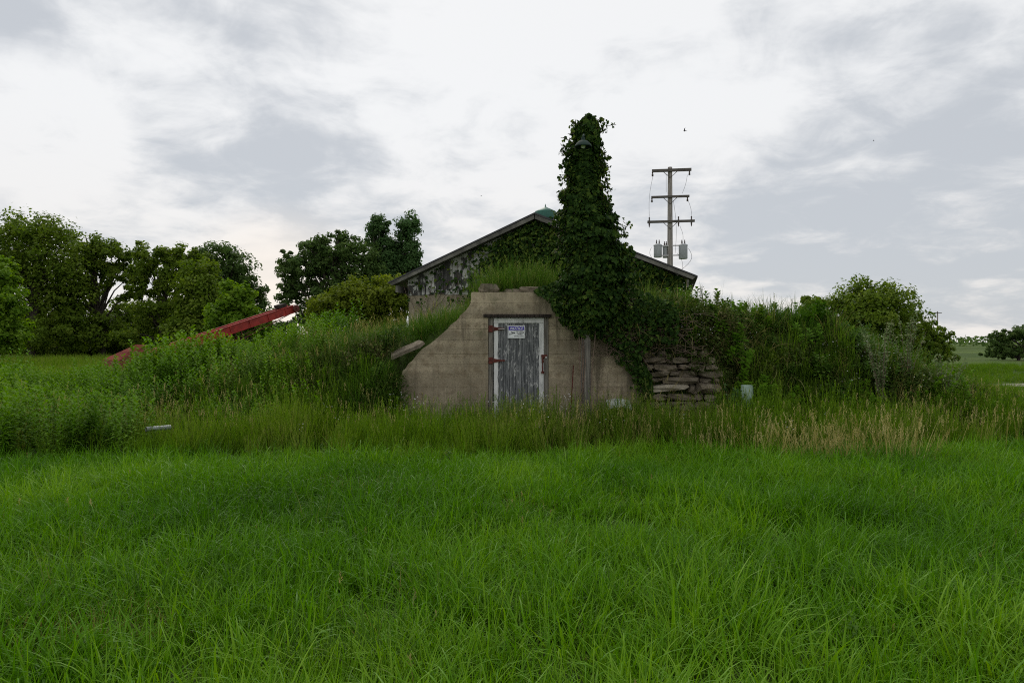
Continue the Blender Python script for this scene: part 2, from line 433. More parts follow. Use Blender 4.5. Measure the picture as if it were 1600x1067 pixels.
def ground_h(x, y):
    x = np.asarray(x, float); y = np.asarray(y, float)
    pr = (np.interp(x-.35, _px, _pz)+np.interp(x, _px, _pz)*2+np.interp(x+.35, _px, _pz))/4
    f = sstep(0, 1, (y-np.interp(x, _fx, _f0))/(np.interp(x, _fx, _f1)-np.interp(x, _fx, _f0)))
    back = 1-0.85*sstep(17, 25, y)
    m = pr*f*back
    xl = np.where(x < 0.115, x, 0.115-(x-0.115)/1.07)          # mirror the right wing onto the left outline
    cap = np.interp(xl, [-2.2,-1.93,-1.87,-1.70,-1.50,-1.20,-.74,-.70,0.2], [.85,.85,1.03,1.23,1.43,1.65,2.12,2.34,2.34])
    near = (x > -1.93) & (x < 2.32)
    capped = np.minimum(m, cap+np.maximum(0, y-11.95)*0.9)
    m = np.where(near, capped, m)
    base = 0.05*(vnoise(x, y, 2.3, 1)-.5)+0.05*(vnoise(x, y, 0.8, 2)-.5)
    base += (0.14+.24*sstep(2.4, 4, x)+.16*sstep(-2.6, -4, x))*(vnoise(x, y, .95, 3)-.5)*sstep(0.4, 1.2, m)
    base += 0.30*sstep(14, 34, y)*sstep(-3, -14, x)
    far = sstep(60, 200, y)
    return m+base*(1-far)

def build_ground():
    def axis(segs):
        a = []
        for lo, hi, st in segs: a += list(np.arange(lo, hi, st))
        return np.array(a+[segs[-1][1]])
    xs = axis([(-900,-100,50),(-100,-30,5),(-30,-12,.5),(-12,11,.1),(11,30,.5),(30,100,5),(100,900,50)])
    ys = axis([(-60,-6,4),(-6,1,.5),(1,11,.14),(11,13.5,.06),(13.5,20,.2),(20,40,.7),(40,120,5),(120,1500,60)])
    X, Y = np.meshgrid(xs, ys); Z = ground_h(X, Y)
    nx, ny = len(xs), len(ys)
    i = np.arange(nx*ny).reshape(ny, nx)
    q = np.stack([i[:-1,:-1], i[:-1,1:], i[1:,1:], i[1:,:-1]], -1).reshape(-1, 4)
    o = link('ground', np_mesh('ground', np.stack([X, Y, Z], -1).reshape(-1, 3), q, smooth=True), M['ground'])
    o['kind'] = 'structure'
    # strip of gravel lane at the far right
    mb = MB(); pts = []
    for k in range(26):
        x = 15.5+k*1.2; y = 24.5+0.25*math.sin(k*.5)+k*.1
        pts.append((x, y))
    vs_, fs_ = [], []
    for k, (x, y) in enumerate(pts):
        w = 0.75+0.25*math.sin(k*1.7)
        if k == 0: w = .15
        for dy in (-w, w): vs_.append((x, y+dy, float(ground_h(x, y+dy))+.012))
    for k in range(len(pts)-1): fs_.append((2*k, 2*k+2, 2*k+3, 2*k+1))
    mb.add(vs_, fs_); g = mb.build('gravel_path', M['gravel']); g['kind'] = 'structure'
build_ground()

# ------------------------------------------------------------------ root cellar
def stone_mesh(name, w, d, h, seed, rough=0.12):
    rs = random.Random(seed); bm = bmesh.new()
    bmesh.ops.create_cube(bm, size=1.0)
    bmesh.ops.subdivide_edges(bm, edges=list(bm.edges), cuts=1, use_grid_fill=True)
    ph = [rs.uniform(0, 6.28) for _ in range(6)]
    for v in bm.verts:
        c = v.co; k = 1-0.09*((abs(c.x) > .4)+(abs(c.y) > .4)+(abs(c.z) > .4)-1)
        v.co = Vector((c.x*k*w, c.y*k*d, c.z*k*h))
        v.co += Vector((rs.uniform(-1, 1)*w*rough*.6, rs.uniform(-1, 1)*d*rough, rs.uniform(-1, 1)*h*rough))
    me = bpy.data.meshes.new(name); bm.to_mesh(me); bm.free()
    return me

def build_cellar():
    root = empty('root_cellar', (0.1, YF, 0))
    tag(root, 'concrete front of a root cellar set into the grassy bank, with sloping wing walls', 'root cellar')
    off = lambda o: o
    # cast face: one lift of form boards above the other, hairline ledges between
    mb = MB(); lifts = [0.0]
    rs = random.Random(3)
    while lifts[-1] < 2.30: lifts.append(lifts[-1]+rs.uniform(.17, .25))
    lifts[-1] = 2.44
    DL, DR, DT = -0.405, 0.625, 2.06
    zs = sorted(set(lifts+[DT]))
    cs = {}
    def chip(z, k):
        key = (round(z, 4), k)
        if key not in cs: cs[key] = abs(rs.gauss(0, .013))*(1 if k == 0 else -1)
        return cs[key]
    for a, b in zip(zs[:-1], zs[1:]):
        g = 0.0018; y0 = YF+rs.uniform(-.004, .004)
        n = 3
        for za, zb in [(a+(b-a)*k/n, a+(b-a)*(k+1)/n) for k in range(n)]:
            zA = za+(g if za == a else 0); zB = zb-(g if abs(zb-b) < 1e-6 else 0)
            lA, lB, rA, rB = chip(za, 0)+float(out_left(za)), chip(zb, 0)+float(out_left(zb)), chip(za, 1)+float(out_right(za)), chip(zb, 1)+float(out_right(zb))
            if b <= DT+1e-6:
                mb.prism([(lA, zA), (DL, zA), (DL, zB), (lB, zB)], y0, YF+.2)
                mb.prism([(DR, zA), (rA, zA), (rB, zB), (DR, zB)], y0, YF+.2)
            else:
                mb.prism([(lA, zA), (rA, zA), (rB, zB), (lB, zB)], y0, YF+.2)
    # core behind the lifts
    zc = [p[0] for p in OUT_L]
    L_ = [(float(out_left(z))+.004, z) for z in zc]; R_ = [(float(out_right(z))-.004, z) for z in zc]
    for z0, z1 in zip(zc[:-1], zc[1:]):
        for lo, hi in ([(z0, z1)] if z1 <= DT or z0 >= DT else [(z0, DT), (DT, z1)]):
            if hi-lo < 1e-4: continue
            la, lb, ra, rb = float(out_left(lo))+.03, float(out_left(hi))+.03, float(out_right(lo))-.03, float(out_right(hi))-.03
            if hi <= DT+1e-6:
                mb.prism([(la, lo), (DL+.002, lo), (DL+.002, hi), (lb, hi)], YF+.009, YF+.30)
                mb.prism([(DR-.002, lo), (ra, lo), (rb, hi), (DR-.002, hi)], YF+.009, YF+.30)
            else:
                mb.prism([(la, lo), (ra, lo), (rb, min(hi, 2.435)), (lb, min(hi, 2.435))], YF+.009, YF+.30)
    mb.build('concrete_face', M['concrete'], root)
    # frame
    for xa, xb in ((-.400, -.315), (.545, .620)):
        MB().box((xa, YF+.012, 0), (xb, YF+.14, 2.045), .004).build('door_post', M['post'], root, bevel=.004)
    MB().box((-.49, YF-.045, 2.005), (.665, YF+.10, 2.062), .006).build('lintel', M['darkwood'], root, bevel=.005)
    MB().box((-.315, YF+.02, -.05), (.545, YF+.14, .04)).build('threshold', M['concrete'], root)
    # door
    door = empty('door', (0, 0, 0)); door.parent = root
    door['label'] = 'grey plank door with peeling white edge boards and rusty hinges'
    yd = YF+.045
    xs = np.linspace(-.245, .475, 8); rs = random.Random(5)
    for a, b in zip(xs[:-1], xs[1:]):
        dy = rs.uniform(-.004, .004)
        MB().box((a+.0025, yd+dy, .06), (b-.0025, yd+.03, 1.935+rs.uniform(-.006, .004)), .0015).build('plank', M['plank'], door, bevel=.002)
    MB().box((-.31, yd+.032, .05), (.54, yd+.05, 1.99)).build('backing_board', M['darkwood'], door)
    MB().box((-.312, yd-.018, 1.915), (.542, yd+.028, 2.0), .003).build('top_trim', M['white_trim'], door, bevel=.003)
    # left edge board, worn narrow towards the hinges
    mb = MB(); zz = np.linspace(.05, 1.912, 15); rs = random.Random(9)
    wl = [(-.308, -.236+rs.uniform(-.012, .010)) for _ in zz]
    vs_, fs_ = [], []
    for z, (a, b) in zip(zz, wl):
        for yy in (yd-.016, yd+.028): vs_ += [(a, yy, z), (b, yy, z)]
    for k in range(len(zz)-1):
        o = 4*k; fs_ += [(o, o+1, o+5, o+4), (o+2, o+6, o+7, o+3), (o, o+4, o+6, o+2), (o+1, o+3, o+7, o+5)]
    mb.add(vs_, fs_); mb.build('edge_trim', M['white_trim'], door)
    MB().box((.462, yd-.017, .03), (.541, yd+.028, 1.912), .004).build('edge_trim', M['white_trim'], door, bevel=.003)
    for z in (1.815, 1.275):
        h = MB().box((-.398, yd-.05, z-.055), (-.335, yd-.018, z+.055)).tube([(-.337, yd-.036, z-.06), (-.337, yd-.036, z+.06)], .012, 8)
        t = Vector((-.33, yd-.028, z))
        h.add([(-.335, yd-.030, z-.04), (-.335, yd-.030, z+.04), (-.235, yd-.030, z+.022), (-.235, yd-.030, z-.022), (-.12, yd-.030, z+.010), (-.12, yd-.030, z-.010),
               (-.335, yd-.020, z-.04), (-.335, yd-.020, z+.04), (-.235, yd-.020, z+.022), (-.235, yd-.020, z-.022), (-.12, yd-.020, z+.010), (-.12, yd-.020, z-.010)],
              [(0,3,2,1),(3,5,4,2),(6,7,8,9),(9,8,10,11),(1,2,8,7),(2,4,10,8),(0,6,9,3),(3,9,11,5),(4,5,11,10)])
        h.build('strap_hinge', M['rust'], door)
        if z > 1.5:
            MB().beam((-.23, yd-.034, z-.002), (-.125, yd-.034, z-.002), .004, .012).build('hinge_bolt_bar', M['steel'], door)
    hp = MB().box((.50, yd-.046, 1.32), (.60, yd-.019, 1.375), .003).box((.508, yd-.044, 1.24), (.536, yd-.018, 1.318))
    hp.tube([(.520, yd-.06, 1.24), (.520, yd-.062, 1.15), (.518, yd-.05, 1.08)], [.010, .012, .008], 8)
    hp.build('hasp', M['rust'], door)
    MB().box((.565, yd-.054, 1.318), (.595, yd-.047, 1.345)).build('hasp_staple', M['steel'], door)
    MB().lathe((.520, yd-.058, 1.055), [(.012, 0), (.026, .004), (.026, .038), (.012, .044)], 10).build('padlock', M['rust'], door)
    # ---- things on and around it
    for (x, y, z, w, d, h, ang, lab) in [
        (-.40, 11.80, 2.515, .34, .26, .15, .06, 'dark flat rock at the left end of the cellar top'),
        (.33, 11.80, 2.495, .42, .24, .09, -.1, 'thin mossy rock on the cellar top beside the hanging ivy'),
        (.02, 11.84, 2.47, .30, .20, .07, .2, 'low crumbled rock between the two larger rocks on the cellar top'),
        (-1.80, 11.70, 1.47, .60, .42, .085, .25, 'grey slab tilted on the edge of the left wing wall')]:
        if w > .5:
            bm = bmesh.new(); pts = [(-.32, -.16), (-.10, -.21), (.20, -.19), (.31, -.10), (.27, .16), (.02, .21), (-.26, .15)]
            rr = random.Random(8); lo_ = [bm.verts.new((p[0], p[1], -.028+rr.uniform(-.008, .008))) for p in pts]; hi_ = [bm.verts.new((p[0]*.97, p[1]*.97, .028+rr.uniform(-.012, .012))) for p in pts]
            bm.faces.new(lo_[::-1]); bm.faces.new(hi_)
            for q in range(7): bm.faces.new((lo_[q], lo_[(q+1) % 7], hi_[(q+1) % 7], hi_[q]))
            me = bpy.data.meshes.new('flat_rock'); bm.to_mesh(me); bm.free()
        else: me = stone_mesh('flat_rock', w, d, h, int(abs(x)*100), .12)
        o = link('flat_rock', me, M['stone'])
        o.location = (x, y, z); o.rotation_euler = (0.16 if w > .5 else .05, -.42 if w > .5 else 0.02, ang)
        tag(o, lab, 'rock', 'loose rocks on the cellar wall')
build_cellar()

def build_sign():
    s = empty('notice_sign', (.074, YF+.03, 1.65)); x0, x1, z0, z1 = -.073, .222, 1.655, 1.872; y = YF+.026
    tag(s, 'small white and blue NOTICE sign with a camera symbol on the plank door', 'sign')
    b = MB(); r = .014; pts = []
    for cx, cz, a0 in ((x1-r, z0+r, -90), (x1-r, z1-r, 0), (x0+r, z1-r, 90), (x0+r, z0+r, 180)):
        for k in range(4): pts.append((cx+r*math.cos(R(a0+30*k)), cz+r*math.sin(R(a0+30*k))))
    b.prism(pts, y, y+.004); b.build('panel', M['sign_white'], s)
    bd = MB(); e = .010; t = .0035
    for a, c in (((x0+e, z0+e), (x1-e, z0+e+t)), ((x0+e, z1-e-t), (x1-e, z1-e)), ((x0+e, z0+e+t), (x0+e+t, z1-e-t)), ((x1-e-t, z0+e+t), (x1-e, z1-e-t))):
        bd.box((a[0], y-.0012, a[1]), (c[0], y, c[1]))
    bd.build('border', M['sign_grey'], s)
    MB().box((x0+.015, y-.0022, z1-.080), (x1-.015, y, z1-.016)).build('header', M['sign_blue'], s)
    def text(body, cx, z, size, mat, shear=0.0, yy=y-.0035, bold=0.0):
        cu = bpy.data.curves.new('lettering', 'FONT'); cu.body = body; cu.size = size; cu.align_x = 'CENTER'
        cu.shear = shear; cu.extrude = .0004; cu.offset = bold
        o = bpy.data.objects.new('tmp', cu); COL.objects.link(o)
        bpy.context.view_layer.update()
        me = bpy.data.meshes.new_from_object(o.evaluated_get(bpy.context.evaluated_depsgraph_get()))
        bpy.data.objects.remove(o); me.name = 'lettering'
        me.transform(Matrix.Translation((cx, yy, z)) @ Matrix.Rotation(R(90), 4, 'X'))
        me.materials.clear(); o = link('lettering', me, mat, s); o.location = -Vector(s.location)
    cx = (x0+x1)/2
    text('NOTICE', cx, z1-.068, .060, M['sign_white'], .3, bold=.001)
    text('THIS AREA IS UNDER', cx+.03, z1-.100, .0175, M['sign_black'])
    text('24 HOUR', cx+.066, z1-.128, .030, M['sign_black'], bold=.0006)
    text('VIDEO', cx+.062, z1-.158, .030, M['sign_black'], bold=.0006)
    text('SURVEILLANCE', cx+.04, z1-.190, .024, M['sign_black'])
    c = MB(); q = lambda pts: c.prism(pts, y-.0022, y)
    q([(-.022, 1.752), (.040, 1.734), (.047, 1.750), (-.016, 1.768)])       # camera body
    q([(.040, 1.736), (.054, 1.737), (.055, 1.744), (.045, 1.748)])
    q([(-.004, 1.728), (.006, 1.728), (.010, 1.742), (.002, 1.744)])
    q([(-.034, 1.721), (.004, 1.721), (.004, 1.728), (-.034, 1.728)])
    q([(-.043, 1.708), (-.034, 1.708), (-.034, 1.740), (-.043, 1.740)])
    c.build('camera_symbol', M['sign_black'], s)
build_sign()

def build_stone_wall():
    root = empty('stone_wall', (2.9, YF, 0))
    tag(root, 'low dry-stone retaining wall at the right end of the concrete face', 'wall')
    rs = random.Random(21)
    rows = [(1.40, .13), (1.28, .12), (1.165, .115), (1.05, .115), (.935, .115), (.80, .15), (.655, .13), (.52, .14), (.38, .14), (.23, .15), (.08, .15)]
    for k, (z, h) in enumerate(rows):
        x = 2.20+(.12 if z < 1.0 else 0)+rs.uniform(-.05, .05)
        end = 3.52+rs.uniform(-.06, .08)-(0.25 if k == 0 else 0)
        while x < end-.08:
            w = rs.choice((.16, .24, .30, .40, .55))*rs.uniform(.8, 1.2)
            if k == 5 and x < 2.5: w = .72
            w = min(w, end-x)
            if w < .1: break
            me = stone_mesh('stone', w-.012, .30, h-.012, rs.randint(0, 9999), .17)
            o = link('stone', me, M['stone_light'] if (k == 5 and w > .6) else M['stone'], root)
            o.location = (x+w/2-2.9, .10+rs.uniform(-.07, .05)+.010*(8-k)-.06, z+rs.uniform(-.01, .01))
            o.rotation_euler = (rs.uniform(-.12, .12), rs.uniform(-.11, .11), rs.uniform(-.2, .2)); o.scale = (1, 1, rs.uniform(.72, 1.12))
            x += w
build_stone_wall()

# ------------------------------------------------------------------ barn behind
BC = Vector((0.5, 15.2, 0)); BU = Vector((.974, -.228, 0)).normalized(); BV = Vector((.228, .974, 0)).normalized()
RW, RZ, EZ = 3.51, 4.42, 2.94
def bp(u, v, z): return BC+BU*u+BV*v+Vector((0, 0, z))
def roof_z(u): return RZ-(RZ-EZ)*abs(u)/RW

def build_barn():
    root = empty('gabled_barn', BC)
    tag(root, 'low gabled barn with peeling siding behind the cellar', 'barn')
    LEN, WW, FZ, SET = 8.0, 3.1, 2.74, 0.30
    def hexa(pts): return [(0,3,2,1),(4,5,6,7),(0,1,5,4),(1,2,6,5),(2,3,7,6),(3,0,4,7)]
    # foundation
    mb = MB()
    for (ua, ub, va, vb) in ((-WW, WW, SET, SET+.25), (-WW, -WW+.25, SET+.25, LEN), (WW-.25, WW, SET+.25, LEN), (-WW, WW, LEN, LEN+.25)):
        c = [bp(ua, va, 0), bp(ub, va, 0), bp(ub, vb, 0), bp(ua, vb, 0), bp(ua, va, FZ), bp(ub, va, FZ), bp(ub, vb, FZ), bp(ua, vb, FZ)]
        mb.add(c, hexa(c))
    mb.build('foundation_wall', M['foundation'], root)
    # gable boards, one by one
    n = 28; us = np.linspace(-WW-.02, WW+.02, n+1); rs = random.Random(4)
    for v0, sgn in ((SET+.03, -1), (LEN+.22, 1)):
        for a, b in zip(us[:-1], us[1:]):
            g = .004; dv = rs.uniform(-.008, .004); zb = FZ-.03+rs.uniform(-.03, .015)
            ta, tb = roof_z(a)-.03, roof_z(b)-.03
            v1 = v0+sgn*-.03
            lo, hi = min(v0+dv, v1), max(v0+dv, v1)
            if sgn < 0: lo, hi = v0-.04+dv, v0-.005
            c = [bp(a+g, lo, zb), bp(b-g, lo, zb), bp(b-g, hi, zb), bp(a+g, hi, zb), bp(a+g, lo, ta), bp(b-g, lo, tb), bp(b-g, hi, tb), bp(a+g, hi, ta)]
            m2 = MB(); m2.add(c, hexa(c)); m2.build('siding_board', M['siding'], root)
    # backing of the gable
    for v in (SET+.05, LEN+.1):
        c = [bp(-WW+.02, v, FZ), bp(WW-.02, v, FZ), bp(WW-.02, v, roof_z(WW)-.04), bp(0, v, RZ-.04), bp(-WW+.02, v, roof_z(WW)-.04)]
        d = [p+BV*.05 for p in c]
        m2 = MB(); m2.add(c+d, [(0,1,2,3,4), (9,8,7,6,5)]+[(i, i+5, (i+1) % 5+5, (i+1) % 5) for i in range(5)])
        m2.build('gable_backing', M['darkwood'], root)
    # roof slopes
    for s in (-1, 1):
        m2 = MB(); vs_ = []
        for v in (0.0, LEN+.5):
            for u, dz in ((0.0, 0), (s*RW, 0), (s*RW, .036), (0.0, .04)):
                vs_.append(bp(u+(0.004*s if u == 0 else 0), v, roof_z(u)+dz+.012))
        m2.add(vs_, [(0,1,2,3), (7,6,5,4), (0,4,5,1), (1,5,6,2), (2,6,7,3), (3,7,4,0)])
        m2.build('roof_slope', M['roof'], root)
        m2 = MB(); vs_ = []                                  # rake board under the roof's front edge
        for v in (.012, .045):
            for u, dz in ((0.01*s, -.085), (s*(RW-.10), -.072), (s*(RW-.04), .008), (0.01*s, .008)):
                vs_.append(bp(u, v, roof_z(u)+dz))
        m2.add(vs_, [(0,1,2,3), (7,6,5,4), (0,4,5,1), (1,5,6,2), (2,6,7,3), (3,7,4,0)])
        m2.build('rake_board', M['fascia'], root)
        m2 = MB(); vs_ = []                                  # soffit boards between rake and wall
        for dz in (-.060, -.040):
            for u, v in ((0.02*s, .05), (s*(RW-.1), .05), (s*(RW-.1), SET-.02), (0.02*s, SET-.02)):
                vs_.append(bp(u, v, roof_z(u)+dz))
        m2.add(vs_, [(0,1,2,3), (7,6,5,4), (0,4,5,1), (1,5,6,2), (2,6,7,3), (3,7,4,0)])
        m2.build('soffit', M['fascia'], root)
        a, b = bp(s*(RW-.2), .06, roof_z(RW)-.11), bp(s*(RW-.2), LEN+.4, roof_z(RW)-.11)
        MB().beam(a, b, .05, .16).build('eave_board', M['fascia'], root)
    # round ventilator on the ridge
    c = bp(0, 1.35, RZ-.04)
    vent = MB().lathe(c, [(.20, 0), (.20, .16), (.262, .18), (.268, .33), (.25, .36), (.06, .45), (.02, .475)], 24).build('roof_vent', M['green_metal'], root, smooth=True)
    MB().lathe(c, [(.01, .47), (.014, .50), (.003, .545)], 8).build('finial', M['green_metal'], vent).location = (0, 0, 0)
build_barn()

# ------------------------------------------------------------------ yard-light pole
PX, PY = 1.205, 11.22
def build_yard_pole():
    g = float(ground_h(PX, PY)); root = empty('yard_light_pole', (PX, PY, g))
    tag(root, 'weathered wooden yard-light pole in front of the cellar, smothered in ivy', 'light pole')
    path = [(PX+.0*k, PY, g-.2+k*.6) for k in range(10)]
    mb = MB().tube([(PX, PY, g-.2), (PX+.01, PY, 1.2), (PX+.005, PY, 2.6), (PX-.02, PY, 4.0), (PX-.03, PY, 5.15)], [.085, .08, .075, .068, .062], 14)
    mb.build('post', M['post'], root, smooth=True)
    lz = 4.66; lx = 1.12; ly = PY-.46
    MB().tube([(PX-.02, PY, lz+.22), (PX-.05, PY-.25, lz+.26), (lx, ly, lz+.17), (lx, ly, lz+.09)], .016, 8).build('lamp_arm', M['lamp_green'], root, smooth=True)
    sh = MB().lathe((lx, ly, lz), [(.128, 0), (.134, .012), (.118, .045), (.075, .088), (.035, .105), (.03, .15)], 24, cap=False)
    sh.lathe((lx, ly, lz), [(.122, .002), (.108, .042), (.068, .08), (.0, .09)], 24, cap=False)
    sh.build('lamp_shade', M['lamp_green'], root, smooth=True)
    MB().lathe((lx, ly, lz-.02), [(.02, 0), (.04, .03), (.035, .06), (.02, .09)], 12).build('lamp_bulb', M['sign_white'], root, smooth=True)
build_yard_pole()

# ------------------------------------------------------------------ leaves
def unit(v): return v/np.maximum(np.linalg.norm(v, axis=-1, keepdims=True), 1e-9)

def leaf_cloud(C, Nrm, size, rng, shape='rhomb', droop=None, aspect=0.62):
    """one small folded leaf at each centre C, facing Nrm; returns V, quads, tint"""
    n = len(C); Nrm = unit(Nrm)
    if droop is None: t = rng.normal(size=(n, 3))
    else: t = np.tile(np.array(droop, float), (n, 1))+rng.normal(size=(n, 3))*.55
    t = unit(t-(t*Nrm).sum(1, keepdims=True)*Nrm); b = np.cross(Nrm, t)
    s = np.asarray(size).reshape(-1, 1) if np.ndim(size) else np.full((n, 1), size)
    if shape == 'rhomb':
        pts = [(-.5, 0, 0), (0, -.5*aspect, .06), (.5, 0, 0), (0, .5*aspect, .06)]; q = [(0, 1, 2, 3)]
    else:   # broad pointed leaf, folded along the midrib: two quads
        pts = [(-.5, 0, 0), (-.22, -.42, .07), (.16, -.26, .05), (.55, 0, -.05), (.16, .26, .05), (-.22, .42, .07)]
        q = [(0, 1, 2, 3), (0, 3, 4, 5)]
    V = np.stack([C+s*(t*p[0]+b*p[1]+Nrm*p[2]) for p in pts], 1)
    k = len(pts); base = (np.arange(n)*k)[:, None, None]
    Q = (base+np.array(q)[None]).reshape(-1, 4)
    tint = np.repeat(rng.random(n), k)
    return V.reshape(-1, 3), Q, tint

def tree(name, label, lobes, Y, mat, leaf=.17, nl=9000, cat='tree', group=None, trunk_px=None, trunk_r=.16, seed=0, cl=.30, depth=1.0,
         parts=('trunk', 'crown'), gap=0.0, limbs=46):
    """lobes: crown masses (px, py, rx, ry) in the photograph, turned into metres at distance Y"""
    rng = np.random.default_rng(500+seed); rs = random.Random(900+seed)
    sc = Y/F; E = []
    for (cx, cy, rx, ry) in lobes:
        c = P(cx, cy, Y); E.append((np.array(c)+np.array([0, rng.uniform(-.6, .6)*rx*sc*.6, 0]), rx*sc, ry*sc))
    tx = (trunk_px if trunk_px is not None else lobes[0][0]-800)
    if trunk_px is not None: tx = trunk_px-800
    bx, by = tx*sc, Y; bz = float(ground_h(bx, by))
    root = empty(name, (bx, by, bz)); tag(root, label, cat, group)
    area = np.array([e[1]*e[2] for e in E]); w = area/area.sum()
    CC = []; Vs, Qs, Ts, b0 = [], [], [], 0
    for (c, rx, rz), wk in zip(E, w):
        m = int(nl*2.1*wk); k = max(9, int(m/85))
        d = unit(rng.normal(size=(k, 3))); r = rng.uniform(.12, 1.0, (k, 1))**.5
        r = r*(1+rng.normal(size=(k, 1))*.07)
        ctr = c+d*r*np.array([rx, rx*depth, rz])*rng.uniform(.8, 1.0)
        nb = 5; bd = unit(rng.normal(size=(nb, 3))+np.array([0, 0, .35])); bs = rng.uniform(.28, .5, (nb, 1))
        bc = c+bd*np.array([rx, rx*depth, rz])*rng.uniform(.66, .92, (nb, 1)); kk = max(4, k//3)
        wi = rng.integers(0, nb, kk); dd = unit(rng.normal(size=(kk, 3)))*rng.uniform(.3, 1, (kk, 1))
        ctr = np.concatenate([ctr, bc[wi]+dd*bs[wi]*np.array([rx, rx*depth, rz])]); k = len(ctr)
        ctr = ctr[ctr[:, 2] > bz+.1]; k = len(ctr)
        if k == 0: continue
        CC.append(ctr)
        cs = 1.10*cl*min(rx, rz)*rng.uniform(.55, 1.25, (k, 1)).repeat(1, 1)
        idx = rng.integers(0, k, m)
        o = rng.normal(size=(m, 3))*np.array([1, 1, .62])
        o *= (rng.uniform(.2, 1, (m, 1))**.5)/np.maximum(np.linalg.norm(o, axis=1, keepdims=True), .6)
        C = ctr[idx]+o*cs[idx]*1.15
        Nn = unit(o)*.55+unit(C-c)*.35+np.array([0, 0, .55])+rng.normal(size=(m, 3))*.5
        ctint = rng.random(k)[idx]
        V, Q, t = leaf_cloud(C, Nn, leaf*1.22*rng.uniform(.6, 1.3, m), rng)
        t = np.clip(.55*t+.45*np.repeat(ctint, 4), 0, 1)
        Vs.append(V); Qs.append(Q+b0); Ts.append(t); b0 += len(V)
    V = np.concatenate(Vs); V[:, 2] = np.maximum(V[:, 2], bz+.02)
    cr = link(parts[1], np_mesh('crown', V, np.concatenate(Qs), attrs={'tint': np.concatenate(Ts)}), mat, root); cr.location = -Vector(root.location)
    # trunk and limbs
    ctr = np.concatenate(CC); top = max(e[0][2]+e[2]*.35 for e in E); hi = max(E, key=lambda e: e[0][2])
    mb = MB(); tp = []
    for k in range(7):
        f = k/6; tp.append(Vector((bx+(hi[0][0]-bx)*f**1.5+rs.uniform(-1, 1)*.08*(k > 0), by+(hi[0][1]-by)*f**1.5, bz-.2+(top-bz+.2)*f)))
    mb.tube(tp, [trunk_r*(1-.85*(k/6)) for k in range(7)], 8)
    sel = rng.permutation(len(ctr))[:limbs]
    for i in sel:
        e = Vector(ctr[i]); f = min(.92, max(.12, (e.z-bz)/(top-bz)*rs.uniform(.45, .8)))
        j = f*6; j0 = int(j); s0 = tp[j0].lerp(tp[min(j0+1, 6)], j-j0)
        m1 = s0.lerp(e, .5)+Vector((rs.uniform(-.1, .1), rs.uniform(-.1, .1), .12*(e-s0).length))
        r0 = trunk_r*(1-.85*f)*.5
        mb.tube([s0, m1, e], [r0, r0*.55, max(.008, r0*.2)], 5, cap=False)
    mb.build(parts[0], M['bark'], root, smooth=True)
    return root

